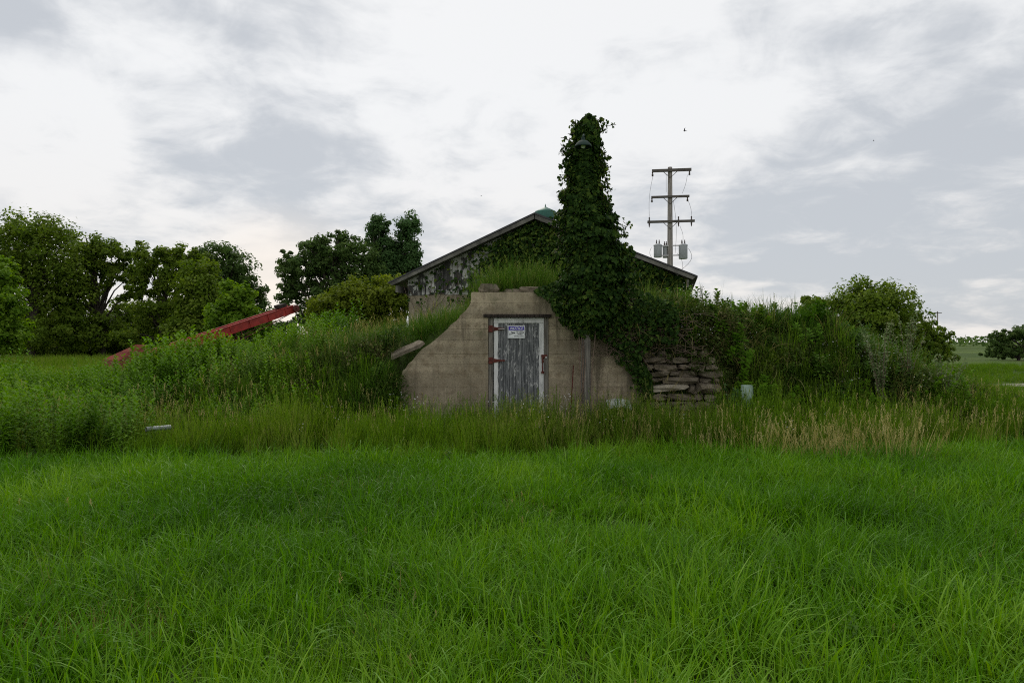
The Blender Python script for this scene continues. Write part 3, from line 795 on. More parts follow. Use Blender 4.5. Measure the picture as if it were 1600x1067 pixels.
def build_trees():
    g1 = 'tree row at the left edge of the field'
    T = tree
    T('tree', 'tallest broad tree of the left row, cut by the left edge of the photo', [(10,385,52,62),(52,378,52,48),(92,400,48,58),(30,455,60,60),(95,470,52,60),(20,520,60,30),(90,525,60,28),(-50,420,60,85)], 42, M['tree_a'], nl=17000, group=g1, trunk_px=50, trunk_r=.28, seed=1)
    T('tree', 'second tree of the left row, with a gap of bright sky low in its crown', [(140,385,36,36),(172,398,32,38),(130,425,38,36),(185,430,24,22),(125,470,32,34),(150,515,45,32),(192,480,14,16),(197,412,20,26),(203,450,20,26),(110,440,30,40)], 44, M['tree_a'], nl=9000, group=g1, trunk_px=160, trunk_r=.22, seed=2, cl=.26)
    T('tree', 'airy tree in the middle of the left row with bright upper leaves', [(232,405,26,28),(265,395,30,24),(285,430,36,40),(235,450,30,22),(255,485,52,38),(300,500,40,40),(215,520,45,28),(305,412,22,26),(220,440,18,30)], 41, M['tree_a'], nl=11000, group=g1, trunk_px=255, trunk_r=.2, seed=3, cl=.26)
    T('tree', 'dark rounded tree at the right end of the left row', [(352,408,38,30),(378,432,32,30),(345,450,45,34),(395,470,24,30),(360,500,50,36),(400,515,28,28)], 46, M['tree_b'], nl=10000, group=g1, trunk_px=362, trunk_r=.24, seed=4)
    T('shrub', 'tall green bush between the airy tree and the dark tree of the left row', [(310,455,40,45),(325,500,45,45),(290,520,40,30)], 38, M['tree_a'], nl=6500, cat='shrub', trunk_px=312, trunk_r=.1, seed=5, parts=('stem', 'foliage'))
    T('shrub', 'light green sapling behind the raised end of the red elevator', [(375,465,30,26),(365,495,38,32),(400,505,22,26),(350,520,30,22)], 33, M['tree_c'], nl=5000, cat='shrub', trunk_px=372, trunk_r=.07, seed=6, parts=('stem', 'foliage'))
    T('shrub', 'bright yellow-green bush at the left edge of the photo', [(0,455,34,30),(12,490,40,32),(-12,430,36,30),(10,525,42,28),(-40,490,40,60)], 27, M['tree_c'], leaf=.13, nl=8000, cat='shrub', trunk_px=0, trunk_r=.08, seed=7, parts=('stem', 'foliage'))
    T('oak_tree', 'wide blue-green tree between the red elevator and the barn roof', [(500,400,42,32),(530,385,36,26),(560,415,36,38),(470,425,34,30),(460,460,26,26),(520,440,45,40),(575,460,36,40),(490,490,30,34),(450,405,16,16)], 38, M['tree_b'], leaf=.15, nl=15000, trunk_px=512, trunk_r=.26, seed=8, cl=.25)
    T('poplar_tree', 'left one of two slender poplars rising above the barn eave', [(592,358,20,22),(596,390,24,32),(600,425,26,32),(580,380,10,16)], 40, M['poplar'], leaf=.14, nl=6000, group='pair of poplars', trunk_px=600, trunk_r=.14, seed=9, cl=.34)
    T('poplar_tree', 'right one of two slender poplars rising above the barn eave', [(637,356,21,24),(634,390,22,30),(630,422,24,30),(645,408,10,12),(650,425,10,9)], 40.5, M['poplar'], leaf=.14, nl=6000, group='pair of poplars', trunk_px=630, trunk_r=.14, seed=10, cl=.34)
    T('shrub', 'olive-green thicket bush behind the bank left of the barn', [(600,455,40,26),(555,468,44,32),(520,485,38,30),(580,495,60,28),(500,505,26,20),(625,470,26,30)], 27, M['tree_d'], leaf=.10, nl=14000, cat='shrub', trunk_px=565, trunk_r=.08, seed=11, parts=('stem', 'foliage'))
    T('shrub', 'small dark bush below the raised end of the red elevator', [(420,520,26,20),(445,515,16,18),(400,530,24,16)], 36, M['tree_b'], leaf=.13, nl=3500, cat='shrub', trunk_px=425, trunk_r=.06, seed=12, parts=('stem', 'foliage'))
    T('tree', 'big rounded bushy tree beyond the right bank', [(1345,478,55,42),(1385,480,48,40),(1300,488,42,32),(1268,480,22,20),(1350,510,70,28),(1405,510,40,28),(1260,505,26,22),(1330,545,70,26),(1410,548,45,24)], 36, M['tree_a'], leaf=.14, nl=17000, trunk_px=1350, trunk_r=.22, seed=13, cl=.31)
    T('shrub', 'low bush trailing off the right side of the rounded tree', [(1440,512,26,22),(1470,522,20,14),(1450,528,36,12),(1445,550,40,18),(1475,552,26,14)], 38, M['tree_a'], leaf=.13, nl=4000, cat='shrub', trunk_px=1450, trunk_r=.05, seed=14, parts=('stem', 'foliage'))
    T('tree', 'dark bushy tree at the right edge of the photo', [(1574,526,22,15),(1600,524,24,15),(1556,534,14,10),(1630,522,36,20),(1572,547,32,12),(1620,547,40,12),(1590,554,46,10)], 58, M['tree_b'], leaf=.17, nl=8000, trunk_px=1590, trunk_r=.14, seed=15)
def build_understory():
    for k, (cx, cy, rx, ry, Y, lab) in enumerate([
        (40, 505, 70, 42, 47, 'dark undergrowth bush under the tallest tree of the left row'),
        (130, 512, 60, 32, 48, 'dark undergrowth bush under the second tree of the left row, below the bright gap'),
        (225, 500, 55, 44, 48, 'dark undergrowth bush under the airy tree of the left row'),
        (310, 505, 60, 40, 50, 'dark undergrowth bush under the right end of the left row')]):
        tree('shrub', lab, [(cx-rx*.5, cy+4, rx*.6, ry), (cx+rx*.5, cy, rx*.6, ry), (cx, cy+14, rx*1.1, ry*.8), (cx-rx*.4, cy+42, rx*.8, 22), (cx+rx*.5, cy+42, rx*.8, 22)], Y, M['tree_a'], leaf=.19, nl=7000, cat='shrub', group='undergrowth below the left tree row', trunk_px=cx, trunk_r=.1, seed=40+k, parts=('stem', 'foliage'))
build_trees()
build_understory()

def far_wood():
    rng = np.random.default_rng(77); n = 9000
    x = rng.uniform(-260, 330, n); y = 230+rng.normal(size=n)*6
    top = 1.2+2.6*vnoise(x, x*0, 9, 5)+1.6*vnoise(x, x*0, 3, 6)
    z = rng.random(n)**.7*top
    V, Q, t = leaf_cloud(np.stack([x, y, z], 1), rng.normal(size=(n, 3))+np.array([0, -.4, .5]), rng.uniform(.8, 1.7, n), rng)
    o = link('far_treeline', np_mesh('far_treeline', V, Q, attrs={'tint': t}), M['tree_b'])
    tag(o, 'low dark line of woods on the flat horizon', 'woods', kind='stuff')
far_wood()

# ------------------------------------------------------------------ ivy
def tube_np_path(a, b, rs, sag=.1, n=6):
    a = Vector(a); b = Vector(b); pts = []
    for k in range(n+1):
        f = k/n; p = a.lerp(b, f)
        p += Vector((rs.uniform(-1, 1)*sag*.4, rs.uniform(-1, 1)*sag*.4, -sag*math.sin(math.pi*f)))
        pts.append(p)
    return pts

def build_ivy():
    rng = np.random.default_rng(31); rs = random.Random(31)
    Y0 = PY; sc = Y0/F
    prof = np.array([(180,912,926),(190,900,938),(205,890,943),(225,885,946),(255,882,946),(290,880,942),(320,877,952),(345,876,966),(370,877,976),(400,880,980),(430,878,984),(460,880,982),(490,886,966),(512,896,942),(528,904,928)], float)
    root = empty('climbing_ivy', (PX, PY, float(ground_h(PX, PY))))
    tag(root, 'dense dark ivy column smothering the yard-light pole', 'ivy')
    n = 23000
    py = 180+(528-180)*rng.random(n)
    wid = np.interp(py, prof[:, 0], (prof[:, 2]-prof[:, 1])/2); keep = rng.random(n) < (wid/62+.15); py = py[keep]; n = len(py)
    xl = np.interp(py, prof[:, 0], prof[:, 1]); xr = np.interp(py, prof[:, 0], prof[:, 2])
    a = rng.uniform(0, 2*math.pi, n); r = 1-rng.random(n)**2.0*.45
    lump = .58+.55*vnoise(np.cos(a)*2.2+9, py*.075+np.sin(a), 1.0, 12)+.36*vnoise(np.cos(a)*5+20, py*.14+np.sin(a)*2, 1.0, 13)
    r = r*lump
    hx = (xr-xl)/2*sc*np.interp(py, [180, 270, 340, 400], [.78, .84, .94, 1.0]); cx = ((xl+xr)/2-800)*sc; cy = Y0+.05
    hy = np.clip(hx*.85, .12, .42)
    C = np.stack([cx+np.cos(a)*r*hx, cy+np.sin(a)*r*hy, EYE-(py-533)*sc], 1)
    Nn = np.stack([np.cos(a), np.sin(a), np.full(n, .45)], 1)+rng.normal(size=(n, 3))*.42
    V1, Q1, t1 = leaf_cloud(C, Nn, rng.uniform(.042, .092, n), rng, 'broad', (0, 0, -1))
    # trailing sprays
    Vs, Qs, Ts = [V1], [Q1], [np.clip(t1*.8+.25*np.repeat(vnoise(C[:, 0], C[:, 2], .3, 14), 6)-.1, 0, 1)]; b0 = len(V1)
    stems = MB()
    sprays = [((935,190),(962,194)),((940,186),(953,190)),((945,270),(956,330)),((938,255),(955,300)),((950,300),(958,345)),((975,345),(985,350)),((972,350),(980,372)),
              ((868,330),(862,352)),((875,380),(862,395)),((984,400),(998,412)),((930,183),(945,186)),((900,188),(890,196)),((985,440),(1000,452)),((940,240),(952,262))]
    for k in range(85):
        q = rs.uniform(186, 470); sgn = rs.choice((-1, 1)); e = float(np.interp(q, prof[:, 0], prof[:, 1 if sgn < 0 else 2]))
        sprays.append(((e-sgn*10, q), (e+sgn*rs.uniform(1, 12), q+rs.uniform(-4, 16))))
    for (p0, p1) in sprays:
        A, B = P(*p0, Y0-.05), P(*p1, Y0-.1); path = tube_np_path(A, B, rs, .04, 6)
        stems.tube(path, .004, 4)
        m = int(10+(A-B).length*36); f = rng.random(m)
        pts = np.array([tuple(Vector(path[int(k*5.99)])) for k in f])+rng.normal(size=(m, 3))*.022
        V, Q, t = leaf_cloud(pts, rng.normal(size=(m, 3))+np.array([0, -.6, .6]), rng.uniform(.03, .075, m), rng, 'broad', (0, 0, -1))
        Vs.append(V); Qs.append(Q+b0); Ts.append(t); b0 += len(V)
    lv = link('leaves', np_mesh('leaves', np.concatenate(Vs), np.concatenate(Qs), attrs={'tint': np.concatenate(Ts)}), M['ivy'], root); lv.location = -Vector(root.location); lv['kind'] = 'stuff'
    for k in range(5):
        x = 915+rs.uniform(-8, 12); stems.tube(tube_np_path(P(x, 640, Y0-.08), P(x+rs.uniform(-15, 20), rs.uniform(300, 500), Y0-.05), rs, .03, 8), [.008]*9, 5)
    stems.build('stems', M['vine_stem'], root)['kind'] = 'stuff'

    # ivy over the gable
    g = empty('climbing_ivy', bp(.6, .2, 2.7))
    tag(g, 'ivy spread across the barn gable beneath the roof', 'ivy')
    n = 21000; u = rng.uniform(-3.1, 3.35, n); zz = rng.uniform(2.45, 4.35, n)
    dens = np.interp(u, [-3.1,-2.4,-1.6,-1.1,-.7,0,1.5,2.9,3.3], [.02,.04,.12,.40,.92,1,1,.9,.7])
    dens = dens*(.55+.9*vnoise(u, zz, .35, 15))
    ok = (zz < RZ-.12-(RZ-EZ)*np.abs(u)/RW) & (rng.random(n) < dens); u, zz = u[ok], zz[ok]; n = len(u)
    dv = .26-rng.random(n)*.20*np.clip(1.3*vnoise(u, zz, .5, 16), .3, 1)-.12*(u > .8)*vnoise(u, zz, .7, 17)
    C = np.stack([BC.x+BU.x*u+BV.x*dv, BC.y+BU.y*u+BV.y*dv, zz], 1)
    V, Q, t = leaf_cloud(C, np.array([-.2, -1, .5])+rng.normal(size=(n, 3))*.45, rng.uniform(.05, .105, n), rng, 'broad', (0, 0, -1))
    lv = link('leaves', np_mesh('leaves', V, Q, attrs={'tint': t}), M['ivy'], g); lv.location = -Vector(g.location); lv['kind'] = 'stuff'
    st = MB()
    for k in range(34):
        u0 = rs.uniform(-2.9, 3.0); a = bp(u0, .26, 2.3); b = bp(u0+rs.uniform(-.5, .7), .26, min(roof_z(u0)-.2, rs.uniform(2.7, 4.0)))
        st.tube(tube_np_path(a, b, rs, .06, 6), .006, 4)
    st.build('stems', M['vine_stem'], g)['kind'] = 'stuff'

    # ivy curtain falling from the pole to the cellar's right wing
    g = empty('hanging_vine', (1.6, 11.4, 1.5))
    tag(g, 'tangle of ivy and bare vines hanging over the right wing wall', 'vine')
    n = 8000; px = rng.uniform(835, 1060, n); pyy = rng.uniform(435, 560, n)
    top = np.interp(px, [835,870,960,1060], [452,440,440,475]); bot = np.interp(px, [835,850,880,905,950,1000,1060], [458,474,500,516,535,552,535])
    bot = bot+22*(vnoise(px, pyy*0, 14, 18)-.5)
    ok = (pyy > top) & (pyy < bot) & ((pyy < 505) | (rng.random(n) < .40)); px, pyy = px[ok], pyy[ok]; n = len(px)
    Yd = 11.52-.16*rng.random(n)-.12*vnoise(px, pyy, 26, 19)+np.clip((475-pyy)/40, 0, 1)*.35
    C = np.stack([(px-800)/F*Yd, Yd, EYE-(pyy-533)/F*Yd], 1)
    ez = rng.uniform(.55, 1.75, 1500); ew = np.abs(rng.normal(size=1500))*.11*(.4+1.2*vnoise(ez, ez*0, .18, 60))
    C = np.concatenate([C, np.stack([out_right(ez)+.05-ew, 11.53-.09*rng.random(1500), ez+rng.normal(size=1500)*.03], 1)]); n = len(C)
    V, Q, t = leaf_cloud(C, np.array([0, -1, .6])+rng.normal(size=(n, 3))*.5, rng.uniform(.04, .085, n), rng, 'broad', (0, 0, -1))
    lv = link('leaves', np_mesh('leaves', V, Q, attrs={'tint': t*.8}), M['ivy'], g); lv.location = -Vector(g.location); lv['kind'] = 'stuff'
    st = MB()
    for k in range(170):
        x = rs.uniform(925, 1075); q = rs.uniform(490, 548); a = P(x, q, 11.45); b = P(x+rs.uniform(-60, 60), q+rs.uniform(-20, 34), 11.42)
        st.tube(tube_np_path(a, b, rs, rs.uniform(-.12, .22), 7), rs.uniform(.002, .004), 4)
    st.build('stems', M['vine_stem'], g)['kind'] = 'stuff'
build_ivy()

# ------------------------------------------------------------------ grass and weeds
def ribbon(base, az, L, w, t0, k, seg, tw=0.0):
    """one arching blade: vertices and quads"""
    d = np.array([math.cos(az), math.sin(az), 0]); s = np.array([-math.sin(az+tw), math.cos(az+tw), 0])
    p = np.array(base, float); V = []; ds = L/seg
    for i in range(seg+1):
        f = i/seg; hw = w/2*(1-f**1.7)*(.7+.3*min(1, f*4))+.0004
        V += [p-s*hw, p+s*hw]
        th = t0+k*(f+.5/seg)**1.4
        p = p+ds*(math.sin(th)*d+math.cos(th)*np.array([0, 0, 1]))
    Q = [(2*i, 2*i+1, 2*i+3, 2*i+2) for i in range(seg)]
    return V, Q

def clump(n, rad, h, w, lean, bend, rng, seg=4, heads=0, headlen=.10, tintr=(0, 1)):
    V, Q, T = [], [], []
    for i in range(n):
        a = rng.uniform(0, 6.283); r = rad*math.sqrt(rng.random()); base = (r*math.cos(a), r*math.sin(a), -.03)
        az = a+rng.normal()*.9; L = rng.uniform(*h)
        v, q = ribbon(base, az, L, rng.uniform(*w), abs(rng.normal())*lean, abs(rng.normal())*bend, seg, rng.uniform(-.6, .6))
        b = len(V); V += v; Q += [tuple(j+b for j in f) for f in q]; T += [rng.uniform(*tintr)]*len(v)
        if i < heads:                                   # seed head: short spikelets round the tip
            tip = (v[-1]+v[-2])/2
            for k in range(9):
                f = k/9; c = tip-np.array([0, 0, headlen*f]); aa = rng.uniform(0, 6.283)
                dd = np.array([math.cos(aa), math.sin(aa), 1.3]); dd /= np.linalg.norm(dd); sd_ = np.array([-math.sin(aa), math.cos(aa), 0])
                l = .028; b = len(V)
                V += [c, c+dd*l*.5-sd_*.005, c+dd*l, c+dd*l*.5+sd_*.005]; Q.append((b, b+1, b+2, b+3)); T += [rng.uniform(.8, 1)]*4
    return np.array(V), np.array(Q), np.array(T)

def weed(rng, stems=4, h=(.45, .75), leaf=(.07, .12), nl=24, w=.016, rad=.12):
    V, Q, T = [], [], []
    for s in range(stems):
        a = rng.uniform(0, 6.283); r = rad*math.sqrt(rng.random()); H = rng.uniform(*h); az = rng.uniform(0, 6.283); le = abs(rng.normal())*.10
        v, q = ribbon((r*math.cos(a), r*math.sin(a), -.02), az, H, .008, le, .12, 4); b = len(V); V += v; Q += [tuple(j+b for j in f) for f in q]; T += [.3]*len(v)
        st = rng.random()
        for k in range(nl):
            f = .18+.82*k/nl; z = H*f; c = np.array([r*math.cos(a)+math.cos(az)*math.sin(le)*z, r*math.sin(a)+math.sin(az)*math.sin(le)*z, z*.985])
            aa = k*2.4+rng.normal()*.3; L = rng.uniform(*leaf)*(1.05-.55*f**2)
            up = .15+.9*f**2
            d = np.array([math.cos(aa), math.sin(aa), up]); d /= np.linalg.norm(d); sd_ = np.array([-math.sin(aa), math.cos(aa), 0])
            m = c+d*L*.5; e = c+d*L*.98-np.array([0, 0, L*.28]); b = len(V)
            ww = w*rng.uniform(.8, 1.2)
            V += [c-sd_*ww*.2, c+sd_*ww*.2, m+sd_*ww*.55, m-sd_*ww*.55, e]
            Q += [(b, b+1, b+2, b+3), (b+3, b+2, b+4, b+4)]; T += [np.clip(st*.5+rng.random()*.5, 0, 1)]*5
    return np.array(V), Q, np.array(T)

def bramble(rng, n=90, rad=.22, h=.42, size=(.035, .075), twigs=10):
    C = rng.normal(size=(n, 3))*np.array([.5, .5, .35]); C = C/np.maximum(1, np.linalg.norm(C, axis=1, keepdims=True))
    C = C*np.array([rad, rad, h*.5])+np.array([0, 0, h*.45])
    V, Q, T = leaf_cloud(C, rng.normal(size=(n, 3))*.7+np.array([0, 0, .8]), rng.uniform(*size, n), rng, 'broad')
    V = list(V); Q = [tuple(q) for q in Q]; T = list(T*.75)
    for k in range(twigs):
        v, q = ribbon((rng.normal()*rad*.3, rng.normal()*rad*.3, -.03), rng.uniform(0, 6.28), h*rng.uniform(.8, 1.5), .005, rng.uniform(.1, .8), rng.uniform(.2, 1.4), 5)
        b = len(V); V += v; Q += [tuple(j+b for j in f) for f in q]; T += [1.0]*len(v)
    return np.array(V), Q, np.array(T)

def patch(tufts, n, rad, rng, sc=(.7, 1.2)):
    """several tufts side by side, so that one point carries a small patch"""
    Vs, Q, T, b = [], [], [], 0
    for i in range(n):
        V, q, t = tufts[rng.integers(len(tufts))]
        a = rng.uniform(0, 6.283); r = rad*math.sqrt(rng.random()); w = rng.uniform(0, 6.283); k = rng.uniform(*sc)
        c, s_ = math.cos(w)*k, math.sin(w)*k
        Vs.append(V @ np.array([[c, s_, 0], [-s_, c, 0], [0, 0, k]])+np.array([r*math.cos(a), r*math.sin(a), 0]))
        Q += [tuple(int(j)+b for j in f) for f in q]; T.append(np.clip(t*.65+.35*rng.random(), 0, 1)); b += len(V)
    return np.concatenate(Vs), Q, np.concatenate(T)

def flower(rng, n=7, h=(.5, .8), r=.0095, rad=.15):
    V, Q, T = [], [], []
    for k in range(n):
        a = rng.uniform(0, 6.28); rr = rad*math.sqrt(rng.random()); c = np.array([rr*math.cos(a), rr*math.sin(a), rng.uniform(*h)])
        nn = unit(np.array([[rng.normal()*.5, -.6+rng.normal()*.4, .7]]))[0]; t = unit(np.cross(nn, [1, .2, .1])[None])[0]; b_ = np.cross(nn, t)
        b = len(V)
        for j in range(8): V.append(c+(t*math.cos(j*.785)+b_*math.sin(j*.785))*r*rng.uniform(.75, 1.1))
        Q += [(b, b+1, b+2, b+3), (b, b+3, b+4, b+7), (b+4, b+5, b+6, b+7)]; T += [rng.random()]*8
    return np.array(V), Q, np.array(T)

def proto(name, vqt, mat):
    V, Q, T = vqt
    Q = [tuple(dict.fromkeys(int(i) for i in q)) for q in Q]
    q4 = [q for q in Q if len(q) == 4]; q3 = [q for q in Q if len(q) == 3]
    me = np_mesh(name, V, q4, q3, {'tint': T}); me.materials.append(mat)
    return me

def scatter(name, label, cat, protos, pts, scale, itint, seed=0, zs=None, lean=.10):
    """a mass of plants: points that carry turn, size and tint, each bearing one of the given plants"""
    rng = np.random.default_rng(seed); n = len(pts)
    cl = bpy.data.collections.new(name+'_plants')
    for k, me in enumerate(protos):
        cl.objects.link(bpy.data.objects.new(f'{name}_plant_{k:02d}', me))
    rot = np.stack([rng.normal(size=n)*lean, rng.normal(size=n)*lean, rng.uniform(0, 6.283, n)], 1)
    me = np_mesh(name, pts, attrs={'rot': rot, 'scl': scale, 'itint': itint, 'pick': rng.integers(0, len(protos), n).astype(np.float32)})
    o = link(name, me); tag(o, label, cat, kind='stuff')
    ng = bpy.data.node_groups.new(name, 'GeometryNodeTree')
    ng.interface.new_socket('Geometry', in_out='INPUT', socket_type='NodeSocketGeometry')
    ng.interface.new_socket('Geometry', in_out='OUTPUT', socket_type='NodeSocketGeometry')
    N = ng.nodes; L = ng.links
    gi = N.new('NodeGroupInput'); go = N.new('NodeGroupOutput')
    ci = N.new('GeometryNodeCollectionInfo'); ci.inputs['Collection'].default_value = cl
    ci.inputs['Separate Children'].default_value = True; ci.inputs['Reset Children'].default_value = True
    ip = N.new('GeometryNodeInstanceOnPoints'); ip.inputs['Pick Instance'].default_value = True
    def at(nm, ty):
        a = N.new('GeometryNodeInputNamedAttribute'); a.data_type = ty; a.inputs['Name'].default_value = nm
        return [s for s in a.outputs if s.enabled and s.name == 'Attribute'][0]
    e2r = N.new('FunctionNodeEulerToRotation')
    L.new(at('rot', 'FLOAT_VECTOR'), e2r.inputs[0]); L.new(e2r.outputs[0], ip.inputs['Rotation'])
    L.new(at('scl', 'FLOAT'), ip.inputs['Scale']); L.new(at('pick', 'FLOAT'), ip.inputs['Instance Index'])
    L.new(gi.outputs[0], ip.inputs['Points']); L.new(ci.outputs[0], ip.inputs['Instance']); L.new(ip.outputs[0], go.inputs[0])
    md = o.modifiers.new('plants', 'NODES'); md.node_group = ng
    return o

def spots(x0, x1, y0, y1, per_m2, rng, inview=True):
    n = int((x1-x0)*(y1-y0)*per_m2); x = rng.uniform(x0, x1, n); y = rng.uniform(y0, y1, n)
    if inview:
        k = np.abs(x) < y*.95+1.5; x, y = x[k], y[k]
    return x, y
def even_spots(x0, x1, y0, y1, cell, rng):
    gx, gy = np.meshgrid(np.arange(x0, x1, cell), np.arange(y0, y1, cell)); x = gx.ravel()+rng.uniform(-.5, .5, gx.size)*cell*1.15; y = gy.ravel()+rng.uniform(-.5, .5, gx.size)*cell*1.15
    k = np.abs(x) < y*.95+1.5; return x[k], y[k]
def lift(x, y, dz=0.0): return np.stack([x, y, ground_h(x, y)+dz], 1)

def band_front(x):   # where the mown lawn gives way to the uncut grass
    return 9.35+.6*(vnoise(x, x*0, 1.1, 30)-.5)+.25*np.sin(x*.35)+.5*sstep(4.2, 6.5, x)-.55*sstep(-3.5, -7, x)

def build_vegetation():
    rng = np.random.default_rng(202)
    # ---- mown lawn
    ta = [clump(24, .10, (.12, .27), (.005, .011), .32, .85, rng, 5) for _ in range(7)]+[clump(16, .12, (.20, .40), (.006, .014), .48, 1.6, rng, 7) for _ in range(6)]
    lp = [proto('lawn_patch', patch(ta, 16, .28, rng), M['lawn']) for _ in range(12)]
    x, y = even_spots(-11, 11, 1.0, 10.3, .315, rng); k = y < band_front(x)+.05+rng.normal(size=len(x))*.10; x, y = x[k], y[k]
    bare = np.exp(-(((x+2.3)/.42)**2+((y-3.72)/.16)**2))+.6*np.exp(-(((x+1.55)/.6)**2+((y-7.4)/.35)**2))
    k = rng.random(len(x)) > bare*.75; x, y, bare = x[k], y[k], bare[k]
    hn = vnoise(x, y, .9, 31)*.6+vnoise(x, y, .35, 32)*.4
    s = (.66+.60*hn)*(1-.4*bare)*rng.uniform(.85, 1.15, len(x))
    it = np.clip(-.08+.95*vnoise(x, y, 1.5, 33)+.40*vnoise(x, y, .5, 34)+.2*bare, 0, 1)
    scatter('lawn_grass', 'lush green lawn grass filling the foreground', 'grass', lp, lift(x, y), s, it, 1, lean=.06)
    # ---- dead thatch in the worn patches
    dp = [proto('thatch_tuft', clump(24, .12, (.10, .24), (.004, .008), .9, .9, rng, 4), M['dry']) for _ in range(4)]
    x = np.concatenate([rng.normal(-2.3, .30, 90), rng.normal(-1.55, .5, 70), rng.normal(.3, .3, 24)]); y = np.concatenate([rng.normal(3.72, .12, 90), rng.normal(7.4, .25, 70), rng.normal(6.5, .2, 24)])
    scatter('dead_thatch', 'brown dead thatch in worn patches of the lawn', 'grass', dp, lift(x, y), rng.uniform(.5, 1.0, len(x)), rng.uniform(0, .45, len(x)), 2)
    x, y = spots(-10, 10, 1.8, 9.3, 2.2, rng); k = rng.random(len(x)) < np.clip(vnoise(x, y, 1.3, 54)*2.2-1.0, 0.02, 1); x, y = x[k], y[k]
    scatter('rank_tufts', 'darker rank tufts of long arching grass scattered in the lawn', 'grass', [proto('rank_tuft', clump(38, .13, (.30, .52), (.006, .012), .40, 1.5, rng, 7), M['bank']) for _ in range(6)], lift(x, y), rng.uniform(.65, 1.05, len(x)), rng.uniform(.1, .75, len(x)), 20)
    # ---- broad-leaved weeds, thin straw and taller stalks mixed into the lawn
    x, y = spots(-9, 9, 1.6, 9.2, 1.6, rng); cl_ = vnoise(x, y, 1.2, 50); k = rng.random(len(x)) < cl_**2*1.6; x, y = x[k], y[k]
    scatter('lawn_weeds', 'broad-leaved weeds mixed into the foreground lawn', 'weeds', [proto('lawn_weed', weed(rng, 4, (.14, .28), (.05, .09), 12, .024, .12), M['bank']) for _ in range(6)], lift(x, y), rng.uniform(.6, 1.0, len(x)), rng.random(len(x)), 17)
    x, y = spots(-9, 9, 1.6, 9.4, 5, rng); k = rng.random(len(x)) < vnoise(x, y, .8, 51)**2; x, y = x[k], y[k]
    scatter('lawn_straw', 'thin dead straws lying through the foreground lawn', 'grass', [proto('lawn_straw', clump(6, .2, (.14, .34), (.003, .006), .6, 1.0, rng, 4, 1, .06), M['dry']) for _ in range(6)], lift(x, y), rng.uniform(.6, 1.1, len(x)), rng.uniform(0, .7, len(x)), 18)
    # ---- uncut band in front of the cellar
    tp = [proto('tall_tuft', patch([clump(20, .13, (.42, .80), (.006, .011), .13, .45, rng, 5, 4) for _ in range(4)], 5, .18, rng), M['tall']) for _ in range(9)]
    x, y = spots(-13, 14, 8.4, 12.0, 14, rng); fr = band_front(x)
    inside = (y > fr+rng.normal(size=len(x))*.16) & ((y < 11.5) | (x < -2.1) | (x > 3.6)) & (y < 11.6+.5*(np.abs(x) > 4))
    inside &= ~((np.abs(x-PX) < .12) & (np.abs(y-PY) < .12))
    keep = np.where(x < -4, .35, 1.0)*np.where((y > 11.1) & (x > -1.9) & (x < 2.2), .55, 1)
    k = inside & (rng.random(len(x)) < keep); x, y = x[k], y[k]
    s = (.72+.38*vnoise(x, y, 1.1, 35))*rng.uniform(.85, 1.15, len(x))*(1-.15*sstep(11.0, 11.5, y))*(.62+.38*sstep(0, .5, y-fr[k]))
    it = np.clip(.05+.60*vnoise(x, y, 1.4, 36)+.25*rng.random(len(x))-.22*sstep(5.5, 8, x), 0, 1)
    ex = np.concatenate([rng.uniform(3.55, 4.15, 16), rng.uniform(1.45, 2.0, 10), rng.uniform(-5.1, -4.5, 9)]); ey = np.concatenate([rng.uniform(10.6, 10.95, 16), rng.uniform(10.75, 11.02, 10), rng.uniform(8.95, 9.15, 9)])
    es = np.concatenate([rng.uniform(1.0, 1.2, 16), rng.uniform(.8, .95, 10), rng.uniform(.5, .62, 9)])
    x = np.concatenate([x, ex]); y = np.concatenate([y, ey]); s = np.concatenate([s, es]); it = np.concatenate([it, rng.uniform(0, .5, 35)])
    scatter('uncut_grass', 'uncut olive-green grass in a band before the cellar', 'grass', tp, lift(x, y), s, it, 3)
    # ---- straw-coloured patch
    sp = [proto('straw_tuft', clump(13, .17, (.45, .80), (.004, .007), .16, .40, rng, 5, 9, .12), M['dry']) for _ in range(6)]
    x = rng.uniform(1.8, 6.2, 900); y = rng.uniform(8.3, 10.6, 900)
    w = np.exp(-(((x-4.4)/.95)**2+((y-9.0)/.42)**2))+.35*np.exp(-(((x-3.2)/.9)**2+((y-9.7)/.5)**2))
    w *= .35+1.1*vnoise(x, y, .45, 45)
    k = rng.random(900) < w*.42; x, y = x[k], y[k]
    scatter('straw_grass', 'straw-coloured dry grass patch at the lawn edge on the right', 'grass', sp, lift(x, y), rng.uniform(.6, 1.05, len(x)), rng.uniform(.1, .95, len(x)), 4, lean=.16)
    x = rng.uniform(-12, 12, 420); y = rng.uniform(9.6, 11.4, 420)
    scatter('straw_stalk', 'scattered straw stalks standing in the uncut grass', 'grass', [proto('straw_stalks', clump(5, .12, (.55, .85), (.003, .005), .14, .3, rng, 4, 4, .12), M['dry']) for _ in range(4)], lift(x, y), rng.uniform(.7, 1.05, 420), rng.uniform(.2, .8, 420), 5)
    # ---- banks on both sides and the top of the cellar
    bpz = [proto('bank_tuft', clump(44, .22, (.30, .66), (.008, .016), .40, 1.15, rng, 5), M['bank']) for _ in range(9)]
    x, y = spots(-9, 12, 10.6, 17, 26, rng); h = ground_h(x, y)
    front = (x > -2.0) & (x < 2.35) & (y < 11.86)
    bu = (x-BC.x)*BU.x+(y-BC.y)*BU.y; bv = (x-BC.x)*BV.x+(y-BC.y)*BV.y
    barn = (np.abs(bu) < 3.15) & (bv > .15)
    top = (x > -.75) & (x < 1.0) & (y < 12.6)
    wall = (x > 2.2) & (x < 3.65) & (y < 12.0)
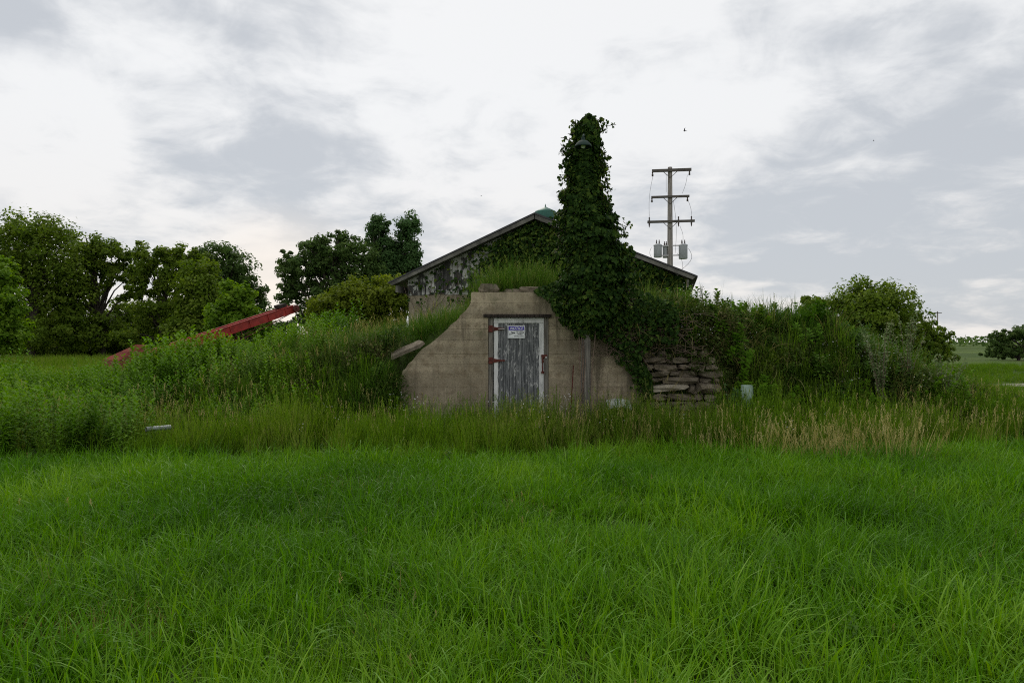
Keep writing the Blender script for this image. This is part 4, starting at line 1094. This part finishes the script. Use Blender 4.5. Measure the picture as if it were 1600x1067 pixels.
    k = (h > .38) & ~front & ~barn & ~wall & ~((x < -4.6) & (rng.random(len(x)) < .75)) & ~(top & (rng.random(len(x)) < .4)); x, y, top = x[k], y[k], top[k]
    s = (.42+.75*vnoise(x, y, .7, 37))*rng.uniform(.75, 1.25, len(x))
    right = x > 2.2
    it = np.clip(-.10+.85*vnoise(x, y, .9, 38)+.35*vnoise(x, y, .3, 39)+.25*top, 0, 1)
    s = np.where((x > 3.4) & (y < 12.3), s*.72, s)
    ex = np.concatenate([rng.uniform(-2.7, -1.76, 46), rng.uniform(-2.2, -1.55, 12)]); ey = np.concatenate([rng.uniform(11.15, 11.50, 46), rng.uniform(11.25, 11.5, 12)]); en = len(ex)
    x = np.concatenate([x, ex]); y = np.concatenate([y, ey]); s = np.concatenate([s, np.interp(ex, [-2.4, -1.6], [1.05, .65])*rng.uniform(.8, 1.15, en)]); it = np.concatenate([it, rng.uniform(.0, .7, en)])
    scatter('bank_grass', 'dark green rank grass covering the earth banks beside the cellar', 'grass', bpz, lift(x, y), s, it, 6, lean=.22)
    # browned stalks among it
    x, y = spots(-6.5, -1.0, 11.0, 15.5, 10, rng); bu = (x-BC.x)*BU.x+(y-BC.y)*BU.y; bv = (x-BC.x)*BV.x+(y-BC.y)*BV.y
    k = ~((np.abs(bu) < 3.15) & (bv > .15)) & ~((x > -2) & (y < 11.9)); x, y = x[k], y[k]
    scatter('brown_stalks', 'browned seed stalks standing in the grass of the left bank', 'grass', [proto('brown_stalks', clump(6, .14, (.38, .66), (.004, .006), .25, .6, rng, 5, 4, .11), M['dry']) for _ in range(5)], lift(x, y), rng.uniform(.7, 1.15, len(x)), rng.uniform(0, .55, len(x)), 16, lean=.2)
    # grass plume on the cellar roof
    pp = [proto('plume_tuft', clump(26, .13, (.35, .70), (.004, .008), .20, .7, rng, 5, 2), M['bank']) for _ in range(4)]
    x = np.concatenate([rng.uniform(-.55, .80, 80), rng.uniform(-.5, -.05, 40)]); y = rng.uniform(11.95, 12.5, len(x))
    scatter('roof_grass', 'bright grass plume growing on top of the cellar', 'grass', pp, lift(x, y), rng.uniform(.95, 1.45, len(x)), rng.uniform(.2, .9, len(x)), 7)
    # ---- brambles and vines on the steep right bank and left wing
    br = [proto('bramble', bramble(rng, 130, .26, .46, (.03, .065), 16), M['bramble']) for _ in range(8)]
    x, y = spots(2.3, 9.5, 10.8, 12.9, 62, rng); k = (ground_h(x, y) > .15) & ((x > 3.6) | (y > 11.95)); x, y = x[k], y[k]
    x2 = np.concatenate([rng.uniform(-3.6, -1.9, 70), rng.uniform(-2.5, -1.72, 40)]); y2 = np.concatenate([rng.uniform(11.0, 12.0, 70), rng.uniform(11.15, 11.5, 40)]); x = np.concatenate([x, x2]); y = np.concatenate([y, y2])
    # brambles rooted in the cut face above the stone wall
    n3 = 210; x3 = rng.uniform(1.75, 3.9, n3); z3 = rng.uniform(0, 1, n3); lo = np.interp(x3, [1.7, 2.1, 2.6, 3.9], [1.75, 1.50, 1.36, 1.2]); z3 = lo+z3*(2.15-lo); y3 = 11.84-.16*rng.random(n3)
    B0 = lift(x, y); B0 = B0[~((B0[:, 1] > 12.1) & (B0[:, 0] > 2) & (rng.random(len(B0)) < .8))]
    n4 = 22; x4 = np.concatenate([rng.uniform(2.05, 2.4, 8), rng.uniform(2.6, 3.75, 14)]); z4 = np.concatenate([rng.uniform(.0, .8, 8), rng.choice([.2, .3, 1.2, 1.35], 14)]); y4 = rng.uniform(11.34, 11.46, n4)
    B0 = np.concatenate([B0, np.stack([x3, y3, z3-.15], 1), np.stack([x4, y4, z4-.15], 1)]); x = B0[:, 0]; y = B0[:, 1]
    scatter('brambles', 'dark brambles and vines over the steep right bank', 'brambles', br, B0, np.where((y < 11.5) & (x > 2), .48, 1)*rng.uniform(.5, 1.05, len(x)), np.clip(vnoise(x*2, B0[:, 2]*2+y, 1.0, 44)*.8+rng.random(len(x))*.4-.1, 0, 1), 8, lean=.3)
    # dead stems tangled on the right bank
    x, y = spots(2.4, 9.0, 11.0, 12.4, 50, rng); k = (ground_h(x, y) > .2) & ((x > 3.6) | (y > 11.95)); x, y = x[k], y[k]
    D0 = np.concatenate([lift(x, y), np.stack([rng.uniform(1.9, 3.7, 70), rng.uniform(11.62, 11.8, 70), rng.uniform(1.25, 1.9, 70)], 1), np.stack([rng.uniform(2.2, 3.7, 15), rng.uniform(11.34, 11.45, 15), rng.uniform(.0, 1.2, 15)], 1)]); x = D0[:, 0]
    scatter('dead_stems', 'pale dead stems tangled through the right bank', 'stems', [proto('dead_stems', clump(8, .14, (.35, .75), (.004, .007), .6, 1.7, rng, 6), M['dry']) for _ in range(6)], D0, rng.uniform(.7, 1.2, len(x)), rng.uniform(.1, .9, len(x)), 9, lean=.4)
    # ---- leafy weeds on the left
    wd = [proto('leafy_weed', weed(rng, 8, (.45, .85), (.10, .17), 26, .030, .26), M['weed']) for _ in range(9)]
    x, y = spots(-15, -3.2, 8.6, 16, 12, rng)
    edge = band_front(x)+.15
    zone = sstep(-2.7, -4.1, x+.8*(vnoise(x, y, 1.2, 40)-.5)-.55*np.clip(10.6-y, -1, 1.5)*0)
    zone = zone*np.where(y < 10.4, sstep(-4.9, -5.8, x), 1)
    k = (y > edge) & (rng.random(len(x)) < zone) & ~((y > 12.5) & (x < -10) & (rng.random(len(x)) < .8)); x, y = x[k], y[k]
    s = (.65+.55*vnoise(x, y, 1.0, 41))*rng.uniform(.85, 1.15, len(x))*(1+.40*np.exp(-(((x+6.5)/.8)**2+((y-13.6)/1.2)**2)))
    scatter('leafy_weeds', 'bright leafy weeds crowding the ground at the left', 'weeds', wd, lift(x, y), s, np.clip(.1+.8*vnoise(x, y, 1.2, 42), 0, 1), 10)
    rx, ry = spots(2.9, 8.6, 11.0, 13.2, 16, rng); k = ((rx > 3.7) | (ry > 12.0)) & (ground_h(rx, ry) > .2) & (rng.random(len(rx)) < .25+1.1*vnoise(rx, ry, .8, 52)); rx, ry = rx[k], ry[k]
    vb = [proto('bank_weed', weed(rng, 7, (.25, .52), (.08, .15), 22, .050, .26), M['weed'] if q % 2 else M['bank']) for q in range(8)]
    lx_ = rng.uniform(-2.25, -1.72, 14); rx = np.concatenate([rx, lx_]); ry = np.concatenate([ry, rng.uniform(11.25, 11.48, 14)])
    R0 = lift(rx, ry); mz = rng.uniform(1.55, 2.1, 26); R0 = np.concatenate([R0, np.stack([rng.uniform(2.3, 3.8, 26), rng.uniform(11.7, 11.85, 26), mz-.2], 1)])
    scatter('bank_weeds', 'broad-leaved weeds spilling over the right bank', 'weeds', vb, R0, rng.uniform(.6, 1.15, len(R0)), np.clip(vnoise(R0[:, 0], R0[:, 1]+R0[:, 2], .7, 53)*1.1-.05, 0, 1), 19, lean=.35)
    # ---- meadow behind, left and right
    mp = [proto('meadow_tuft', clump(70, .5, (.35, .75), (.014, .028), .25, .5, rng, 3, 4, .12), M['tall']) for _ in range(6)]
    x1, y1 = spots(-38, -3.5, 14, 40, 4, rng); k = (x1 < -7) | (y1 > 18); x1, y1 = x1[k], y1[k]
    x2, y2 = spots(8, 40, 10.5, 45, 3, rng)
    k = ~((np.abs(y2-(24.5+.083*(x2-15.5))) < 1.15) & (x2 > 15)); x2, y2 = x2[k], y2[k]
    x = np.concatenate([x1, x2]); y = np.concatenate([y1, y2]); rgt = x > 0
    s = np.where(rgt, rng.uniform(.25, .55, len(x)), rng.uniform(.6, 1.0, len(x))); s = np.where(rgt & (y < 16), s*1.5, s)
    it = np.where(rgt, rng.uniform(0, .45, len(x)), np.clip(.2+.6*vnoise(x, y, 4, 43), 0, 1))
    scatter('meadow_grass', 'rough meadow grass in the fields behind', 'grass', mp, lift(x, y), s, it, 11)
    # ---- small white flowers
    fl = [proto('white_flowers', flower(rng), M['flower']) for _ in range(5)]
    x = np.concatenate([rng.uniform(-1.9, 1.2, 26), rng.uniform(3.0, 4.2, 12), rng.uniform(5, 7.5, 16), rng.uniform(-3.5, 5, 18)])
    y = np.concatenate([rng.uniform(10.6, 11.4, 26), rng.uniform(11.9, 12.2, 12), rng.uniform(11.2, 12.0, 16), rng.uniform(9.6, 11, 18)])
    dz = np.concatenate([np.zeros(26), np.full(12, -.15), np.full(16, -.15), np.full(18, -.12)])
    F0 = lift(x, y)+np.stack([x*0, x*0, dz], 1)
    fx = rng.uniform(2.6, 3.4, 12); F1 = np.stack([fx, rng.uniform(11.50, 11.56, 12), rng.uniform(1.0, 1.5, 12)], 1)
    F0 = np.concatenate([F0, F1]); x = F0[:, 0]
    scatter('white_flowers', 'small white wildflowers dotted before the cellar and on the bank', 'flowers', fl, F0, rng.uniform(.75, 1.05, len(x)), rng.random(len(x)), 12)
build_vegetation()

# ---- single tall plants that stand out
def single_weed(name, label, px, Y, H, seed, stems=7, mat='mugwort', base=None, spread=.42, leaves=85, lw=.014, ll=(.03, .06)):
    rng = np.random.default_rng(seed); rs = random.Random(seed)
    x = (px-800)/F*Y; z = float(ground_h(x, Y)) if base is None else base
    root = empty(name, (x, Y, z)); tag(root, label, 'plant')
    st = MB(); C, Nn = [], []
    for s in range(stems):
        a = rs.uniform(0, 6.28); h = H*rs.uniform(.72, 1.0); r = spread*rs.uniform(.2, 1)
        pts = [Vector((x+math.cos(a)*r*(f**1.3), Y+math.sin(a)*r*(f**1.3), z-.05+(h+.05)*f)) for f in (0, .25, .5, .75, 1)]
        st.tube(pts, [.006, .005, .004, .003, .0015], 5)
        for k in range(leaves):
            f = rs.uniform(.15, 1)*3.999; i = int(f); p = pts[i].lerp(pts[i+1], f-i)
            C.append(tuple(p+Vector((rs.uniform(-1, 1), rs.uniform(-1, 1), rs.uniform(-.3, .6)))*.035))
            Nn.append((rs.uniform(-1, 1), rs.uniform(-1, 1), .8))
    st.build('stem', M['vine_stem'] if mat == 'mugwort' else M['vine_stem'], root)
    C = np.array(C); n = len(C)
    V, Q, t = leaf_cloud(C, np.array(Nn), rng.uniform(*ll, n), rng, 'rhomb', None, .5)
    o = link('foliage', np_mesh('foliage', V, Q, attrs={'tint': t}), M[mat], root); o.location = -Vector(root.location)
single_weed('tall_weed', 'tall pale bushy weed at the right end of the bank', 1378, 11.4, 1.55, 1, 10)
single_weed('tall_weed', 'pale feathery weed right of the tall bushy one', 1418, 11.8, 1.35, 2, 9)
single_weed('tall_weed', 'short pale weed at the foot of the right bank', 1475, 11.5, .95, 3, 8)
single_weed('seed_stalk', 'single thin seed stalk arching above the right bank against the sky', 1212, 12.6, 1.0, 4, 1, spread=.25, leaves=14, ll=(.02, .035))
single_weed('seed_stalk', 'short twin seed stalks against the sky beside the rounded tree', 1240, 12.8, .62, 5, 2, spread=.12, leaves=14, ll=(.02, .035))
single_weed('leafy_plant', 'leafy green plant standing before the pale green bucket', 1148, 10.9, .92, 6, 6, mat='poplar', spread=.20, leaves=60, ll=(.05, .09))
single_weed('twiggy_shrub', 'bare twiggy shrub against the sky at the right barn eave', 1100, 13.2, .85, 7, 12, mat='bramble' if False else 'mugwort', spread=.35, leaves=16, ll=(.02, .04))

# ------------------------------------------------------------------ red grain elevator
def build_elevator():
    A, B = P(196, 568, 20), P(455, 482, 25); d = (B-A).normalized()
    side = d.cross(Vector((0, 0, 1))).normalized(); up = side.cross(d).normalized()
    root = empty('grain_elevator', (A.x, A.y, float(ground_h(A.x, A.y))))
    tag(root, 'old red farm elevator rising out of the weeds at the left', 'elevator')
    L = (B-A).length; W, H = .30, .26
    for s in (-1, 1):
        o = side*s*W/2
        MB().beam(A+o, B+o, .025, H, up).build('side_rail', M['red'], root)
        MB().beam(A+o*1.08+up*(H/2), B+o*1.08+up*(H/2), .05, .03, up).build('rail_lip', M['red'], root)
        MB().beam(A+o*1.08-up*(H/2), B+o*1.08-up*(H/2), .05, .03, up).build('rail_lip', M['red'], root)
    MB().beam(A-up*.05, B-up*.05, W-.03, .012, up).build('trough_floor', M['red'], root)
    n = 18
    for k in range(n):
        p = A.lerp(B, (k+.5)/n); MB().beam(p-side*(W/2-.02)+up*.02, p+side*(W/2-.02)+up*.02, .03, .06, up).build('flight', M['rust'], root)
    for k in range(8):
        p = A.lerp(B, (k+.5)/8)
        for s in (-1, 1): MB().beam(p+side*s*(W/2+.02)-up*H/2, p+side*s*(W/2+.02)+up*H/2, .03, .03, side).build('rib', M['red'], root)
    # head with drive
    MB().beam(B-side*.34, B+side*.34, .05, .05, up).build('head_shaft', M['rust'], root)
    for s in (-1, 1):
        MB().tube([B+side*s*.25, B+side*s*.30], .13, 14).build('sprocket', M['rust'], root)
    e = A.lerp(B, .93); MB().beam(e+up*.22-d*.16, e+up*.22+d*.16, .30, .12, up).build('motor_mount', M['darkwood'], root)
    # truss below
    a, b = A.lerp(B, .22), A.lerp(B, .96); m = A.lerp(B, .62)-up*.42
    for s in (-1, 1):
        o = side*s*.18
        MB().tube([a+o-up*H/2, m+o, b+o-up*H/2], .016, 6).build('truss_rod', M['rust'], root)
        MB().beam(A.lerp(B, .62)+o-up*H/2, m+o, .03, .03).build('truss_strut', M['rust'], root)
    # axle, wheels and legs
    c = A.lerp(B, .36); ax = Vector((c.x, c.y, 0)); ax.z = float(ground_h(ax.x, ax.y))+.32
    MB().tube([ax-side*.8, ax+side*.8], .03, 8).build('axle', M['rust'], root)
    for s in (-1, 1):
        MB().beam(ax+side*s*.7, A.lerp(B, .55)+side*s*.24-up*H/2, .05, .05).build('leg', M['red'], root)
        w = MB().tube([ax+side*s*.78, ax+side*s*.92], .32, 18).build('wheel', M['rubber'], root, bevel=.02)
        r = MB().tube([ax+side*s*.77, ax+side*s*.93], .16, 14); r.build('rim', M['red'], w).location = (0, 0, 0)
    # bleached hopper at the foot
    h0 = A+d*.05; hp = MB(); vs_ = []
    for (f, w, z) in ((-.42, .34, -.10), (.50, .25, .0), (.56, .30, .40), (-.42, .48, .24)):
        for s in (-1, 1): vs_.append(h0+d*f+side*s*w+up*z)
    hp.add(vs_, [(0, 1, 3, 2), (0, 2, 4, 6), (1, 7, 5, 3), (2, 3, 5, 4), (0, 6, 7, 1)])
    o = hp.build('hopper', M['pink_red'], root); o['label'] = 'sun-bleached pinkish hopper'
build_elevator()

# ------------------------------------------------------------------ utility poles
def build_utility():
    Y = 40.0; k = Y/F; X = (1047-800)*k; g = float(ground_h(X, Y)); zt = EYE+(533-261)*k
    root = empty('utility_pole', (X, Y, g)); root_loc = Vector(root.location)
    tag(root, 'grey wooden utility pole with three crossarms and hanging transformers', 'utility pole')
    MB().tube([(X, Y, g-.3), (X, Y, 6), (X, Y, zt)], [.20, .165, .125], 14).build('pole', M['utility'], root, smooth=True)
    ang = R(9); u = Vector((math.cos(ang), -math.sin(ang), 0)); f = Vector((-math.sin(ang), -math.cos(ang), 0))
    arms = [(267, -28, 32, .17), (308, -29, 29, .13), (346.5, -35, 37, .14)]
    for i, (py, a, b, h) in enumerate(arms):
        z = EYE+(533-py)*k; c = Vector((X, Y, z))+f*.19
        arm = MB().beam(c+u*a*k, c+u*b*k, .11, h).build('crossarm', M['crossarm'], root, bevel=.01)
        for s in (-1, 1):
            MB().beam(c+u*s*.38-Vector((0, 0, h/2)), Vector((X, Y, z-.42))+f*.17, .03, .03).build('brace', M['crossarm'], root)
        if i < 2:
            for t in ((a+1.0)*k, (b-3)*k):
                MB().lathe(c+u*t+Vector((0, 0, -h/2-.24)), [(.02, 0), (.07, .03), (.03, .07), (.07, .11), (.03, .15), (.05, .24)], 10).build('insulator', M['porcelain'], arm).location = (0, 0, 0)
        else:
            for t in ((a+3)*k, 12.5*k, (b-5)*k):
                MB().lathe(c+u*t+Vector((0, 0, -.32)), [(.015, 0), (.035, .1), (.05, .2), (.05, .42), (.03, .46), (.045, .56), (.02, .60)], 10).build('insulator', M['porcelain'], arm).location = (0, 0, 0)
    # transformers on a bracket
    zb = EYE+(533-391)*k
    MB().beam(Vector((X, Y, zb+.27))-u*.52+f*.1, Vector((X, Y, zb+.27))+u*.6+f*.1, .06, .06).build('bracket', M['steel'], root)
    MB().beam(Vector((X, Y, zb-.30))-u*.5+f*.1, Vector((X, Y, zb-.30))+u*.55+f*.1, .06, .06).build('bracket', M['steel'], root)
    for px, z0, r, h in ((-19, 402, .235, .72), (19.5, 405, .25, .80), (-7, 402, .16, .66)):
        off = -.12 if px == -7 else .18
        c = Vector((X, Y, EYE+(533-z0)*k))+u*px*k+f*off
        t = MB().lathe(c, [(r*.94, 0), (r, .02), (r, h-.05), (r*1.07, h-.045), (r*1.07, h), (r*.7, h+.06), (.02, h+.07)], 20).build('transformer', M['transformer'], root, smooth=True)
        for q in (-.3, .35):
            MB().lathe(c+u*r*q+Vector((0, 0, h+.04)), [(.03, 0), (.055, .05), (.03, .09), (.05, .13), (.025, .17), (.03, .26)], 8).build('bushing', M['porcelain'], t).location = (0, 0, 0)
    rs = random.Random(2)
    def wire(p, q, sag, r=.008):
        pts = [];
        for j in range(9):
            fr = j/8; v = p.lerp(q, fr); v = v+Vector((sag*math.sin(math.pi*fr), 0, 0)); pts.append(v)
        MB().tube(pts, r, 4).build('wire', M['wire'], root)
    W = lambda px, py: P(px, py, Y-.3)
    wire(W(1021, 272), W(1015, 343), -.12); wire(W(1074, 273), W(1066, 302), .05); wire(W(1074, 310), W(1081, 342), .08)
    wire(W(1041, 272), W(1041, 300), .0); wire(W(1052, 312), W(1055, 395), .12); wire(W(1062, 352), W(1066, 382), .12)
    wire(W(1076, 388), W(1066, 420), .35, .010); wire(W(1018, 386), W(1024, 408), -.2); wire(W(1058, 395), W(1064, 425), .2)
    # small far pole
    Y2 = 150.0; k2 = Y2/F; X2 = (1465-800)*k2; g2 = float(ground_h(X2, Y2)); z2 = EYE+(533-486)*k2
    r2 = empty('utility_pole', (X2, Y2, g2)); tag(r2, 'tiny far utility pole above the low bush at the right', 'utility pole')
    MB().tube([(X2, Y2, g2-.3), (X2, Y2, z2)], [.17, .13], 8).build('pole', M['utility'], r2)
    MB().beam((X2-.85, Y2-.15, z2-.35), (X2+.85, Y2-.15, z2-.35), .12, .14).build('crossarm', M['crossarm'], r2)
build_utility()

# ------------------------------------------------------------------ odds and ends in the grass
def build_odds():
    Y = 11.2; c = P(967, 629, Y); g = float(ground_h(c.x, Y))
    m = MB(); n = 9; vs_, fs_ = [], []
    for i in range(n):
        f = i/(n-1); x = c.x-.19+.38*f; z = c.z+.03*math.sin(f*3.1)
        for yy, dz in ((-.12, -.09), (.02, .0), (.16, .03)): vs_.append((x, Y+yy, z+dz))
    for i in range(n-1):
        for j in range(2): fs_.append((3*i+j, 3*i+3+j, 3*i+4+j, 3*i+1+j))
    base = len(vs_); vs_ += [(v[0], v[1]+.01, v[2]-.02) for v in vs_]; fs_ += [tuple(base+q for q in reversed(f)) for f in fs_]
    m.add(vs_, fs_); o = m.build('plastic_sheet', M['white_plastic'], smooth=True)
    m2 = MB().box((c.x-.18, Y-.08, g-.02), (c.x+.18, Y+.14, c.z-.06), .02).build('rubble_block', M['stone'], bevel=.02)
    tag(o, 'crumpled white plastic sheet at the foot of the wall beside the pole', 'plastic sheet')
    tag(m2, 'dark rubble block beneath the white plastic sheet', 'rock')
    Yb = 11.15; c = P(1167, 603, Yb); g = float(ground_h(c.x, Yb))
    b = empty('bucket', (c.x, Yb, g)); tag(b, 'pale green plastic bucket upside down in the grass by the right bank', 'bucket')
    ht = c.z+.02-g
    MB().lathe((c.x, Yb, g), [(.12, 0), (.12, .03), (.112, .035), (.096, ht-.02), (.088, ht), (.02, ht+.004)], 24).build('pail', M['pale_green_plastic'], b, smooth=True)
    MB().lathe((c.x, Yb, g), [(.11, .07), (.122, .075), (.122, .09), (.11, .095)], 24, cap=False).build('rim_band', M['pale_green_plastic'], b, smooth=True)
    # pale pipe in the weeds at the left
    Yp = 9.3; a, b2 = P(228, 670, Yp), P(266, 667, Yp+.25)
    p = MB().tube([a, a.lerp(b2, .5), b2], [.034, .034, .034], 14, cap=False); p.tube([a, b2], [.028, .028], 14, cap=False)
    o = p.build('metal_pipe', M['wire_grey_pipe'], smooth=True); tag(o, 'short pale metal pipe lying in the weeds at the left', 'pipe')
    for px, hh in ((232, 0), (262, 0)):
        q = P(px, 668, Yp+.1); 
    # rusty rod
    r0, r1 = P(889, 640, 11.3), P(896, 570, 11.45)
    r0.z = float(ground_h(r0.x, r0.y))-.1
    o = MB().tube([r0, r1], .009, 8).build('iron_rod', M['rust']); tag(o, 'thin rusty iron rod leaning by the wall between door and pole', 'rod')
build_odds()

def bird(px, py, Y, span, bank, head, label):
    c = P(px, py, Y); root = empty('bird', c); tag(root, label, 'bird', 'birds in flight')
    b = MB().tube([(0, -.5*span*.45, 0), (0, -.3*span*.45, .01*span), (0, 0, .01*span), (0, .3*span*.45, 0), (0, .5*span*.45, 0)], [span*.012, span*.05, span*.07, span*.045, span*.01], 8)
    me = b.build('body', M['bird'], root, smooth=True); me.location = (0, 0, 0)
    for s in (-1, 1):
        w = MB(); pts = [(0, .10), (.22, .16), (.5, -.02), (.24, .0), (0, -.08)]
        zc = [0, .10, .26, .10, 0]
        vs_ = [(s*p[0]*span, p[1]*span, z*span) for p, z in zip(pts, zc)]+[(s*p[0]*span, p[1]*span, z*span-.012*span) for p, z in zip(pts, zc)]
        w.add(vs_, [(0, 1, 2, 3, 4), (9, 8, 7, 6, 5)]+[(i, i+5, (i+1) % 5+5, (i+1) % 5) for i in range(5)])
        w.build('wing', M['bird'], root).location = (0, 0, 0)
    t = MB().add([(0, -.2*span, 0), (-.06*span, -.36*span, 0), (.06*span, -.36*span, 0), (0, -.2*span, .01*span), (-.06*span, -.36*span, .01*span), (.06*span, -.36*span, .01*span)], [(0, 1, 2), (5, 4, 3), (0, 3, 4, 1), (1, 4, 5, 2), (2, 5, 3, 0)])
    t.build('tail', M['bird'], root).location = (0, 0, 0)
    root.rotation_euler = (R(15), bank, head)
bird(1070, 204, 45, .42, R(-60), R(70), 'dark bird in flight above the utility pole')
bird(1365, 220, 90, .40, R(10), R(60), 'tiny dark bird high in the sky at the right')
bird(752, 306, 90, .36, R(5), R(-60), 'tiny dark bird left of the ivy column above the roof')
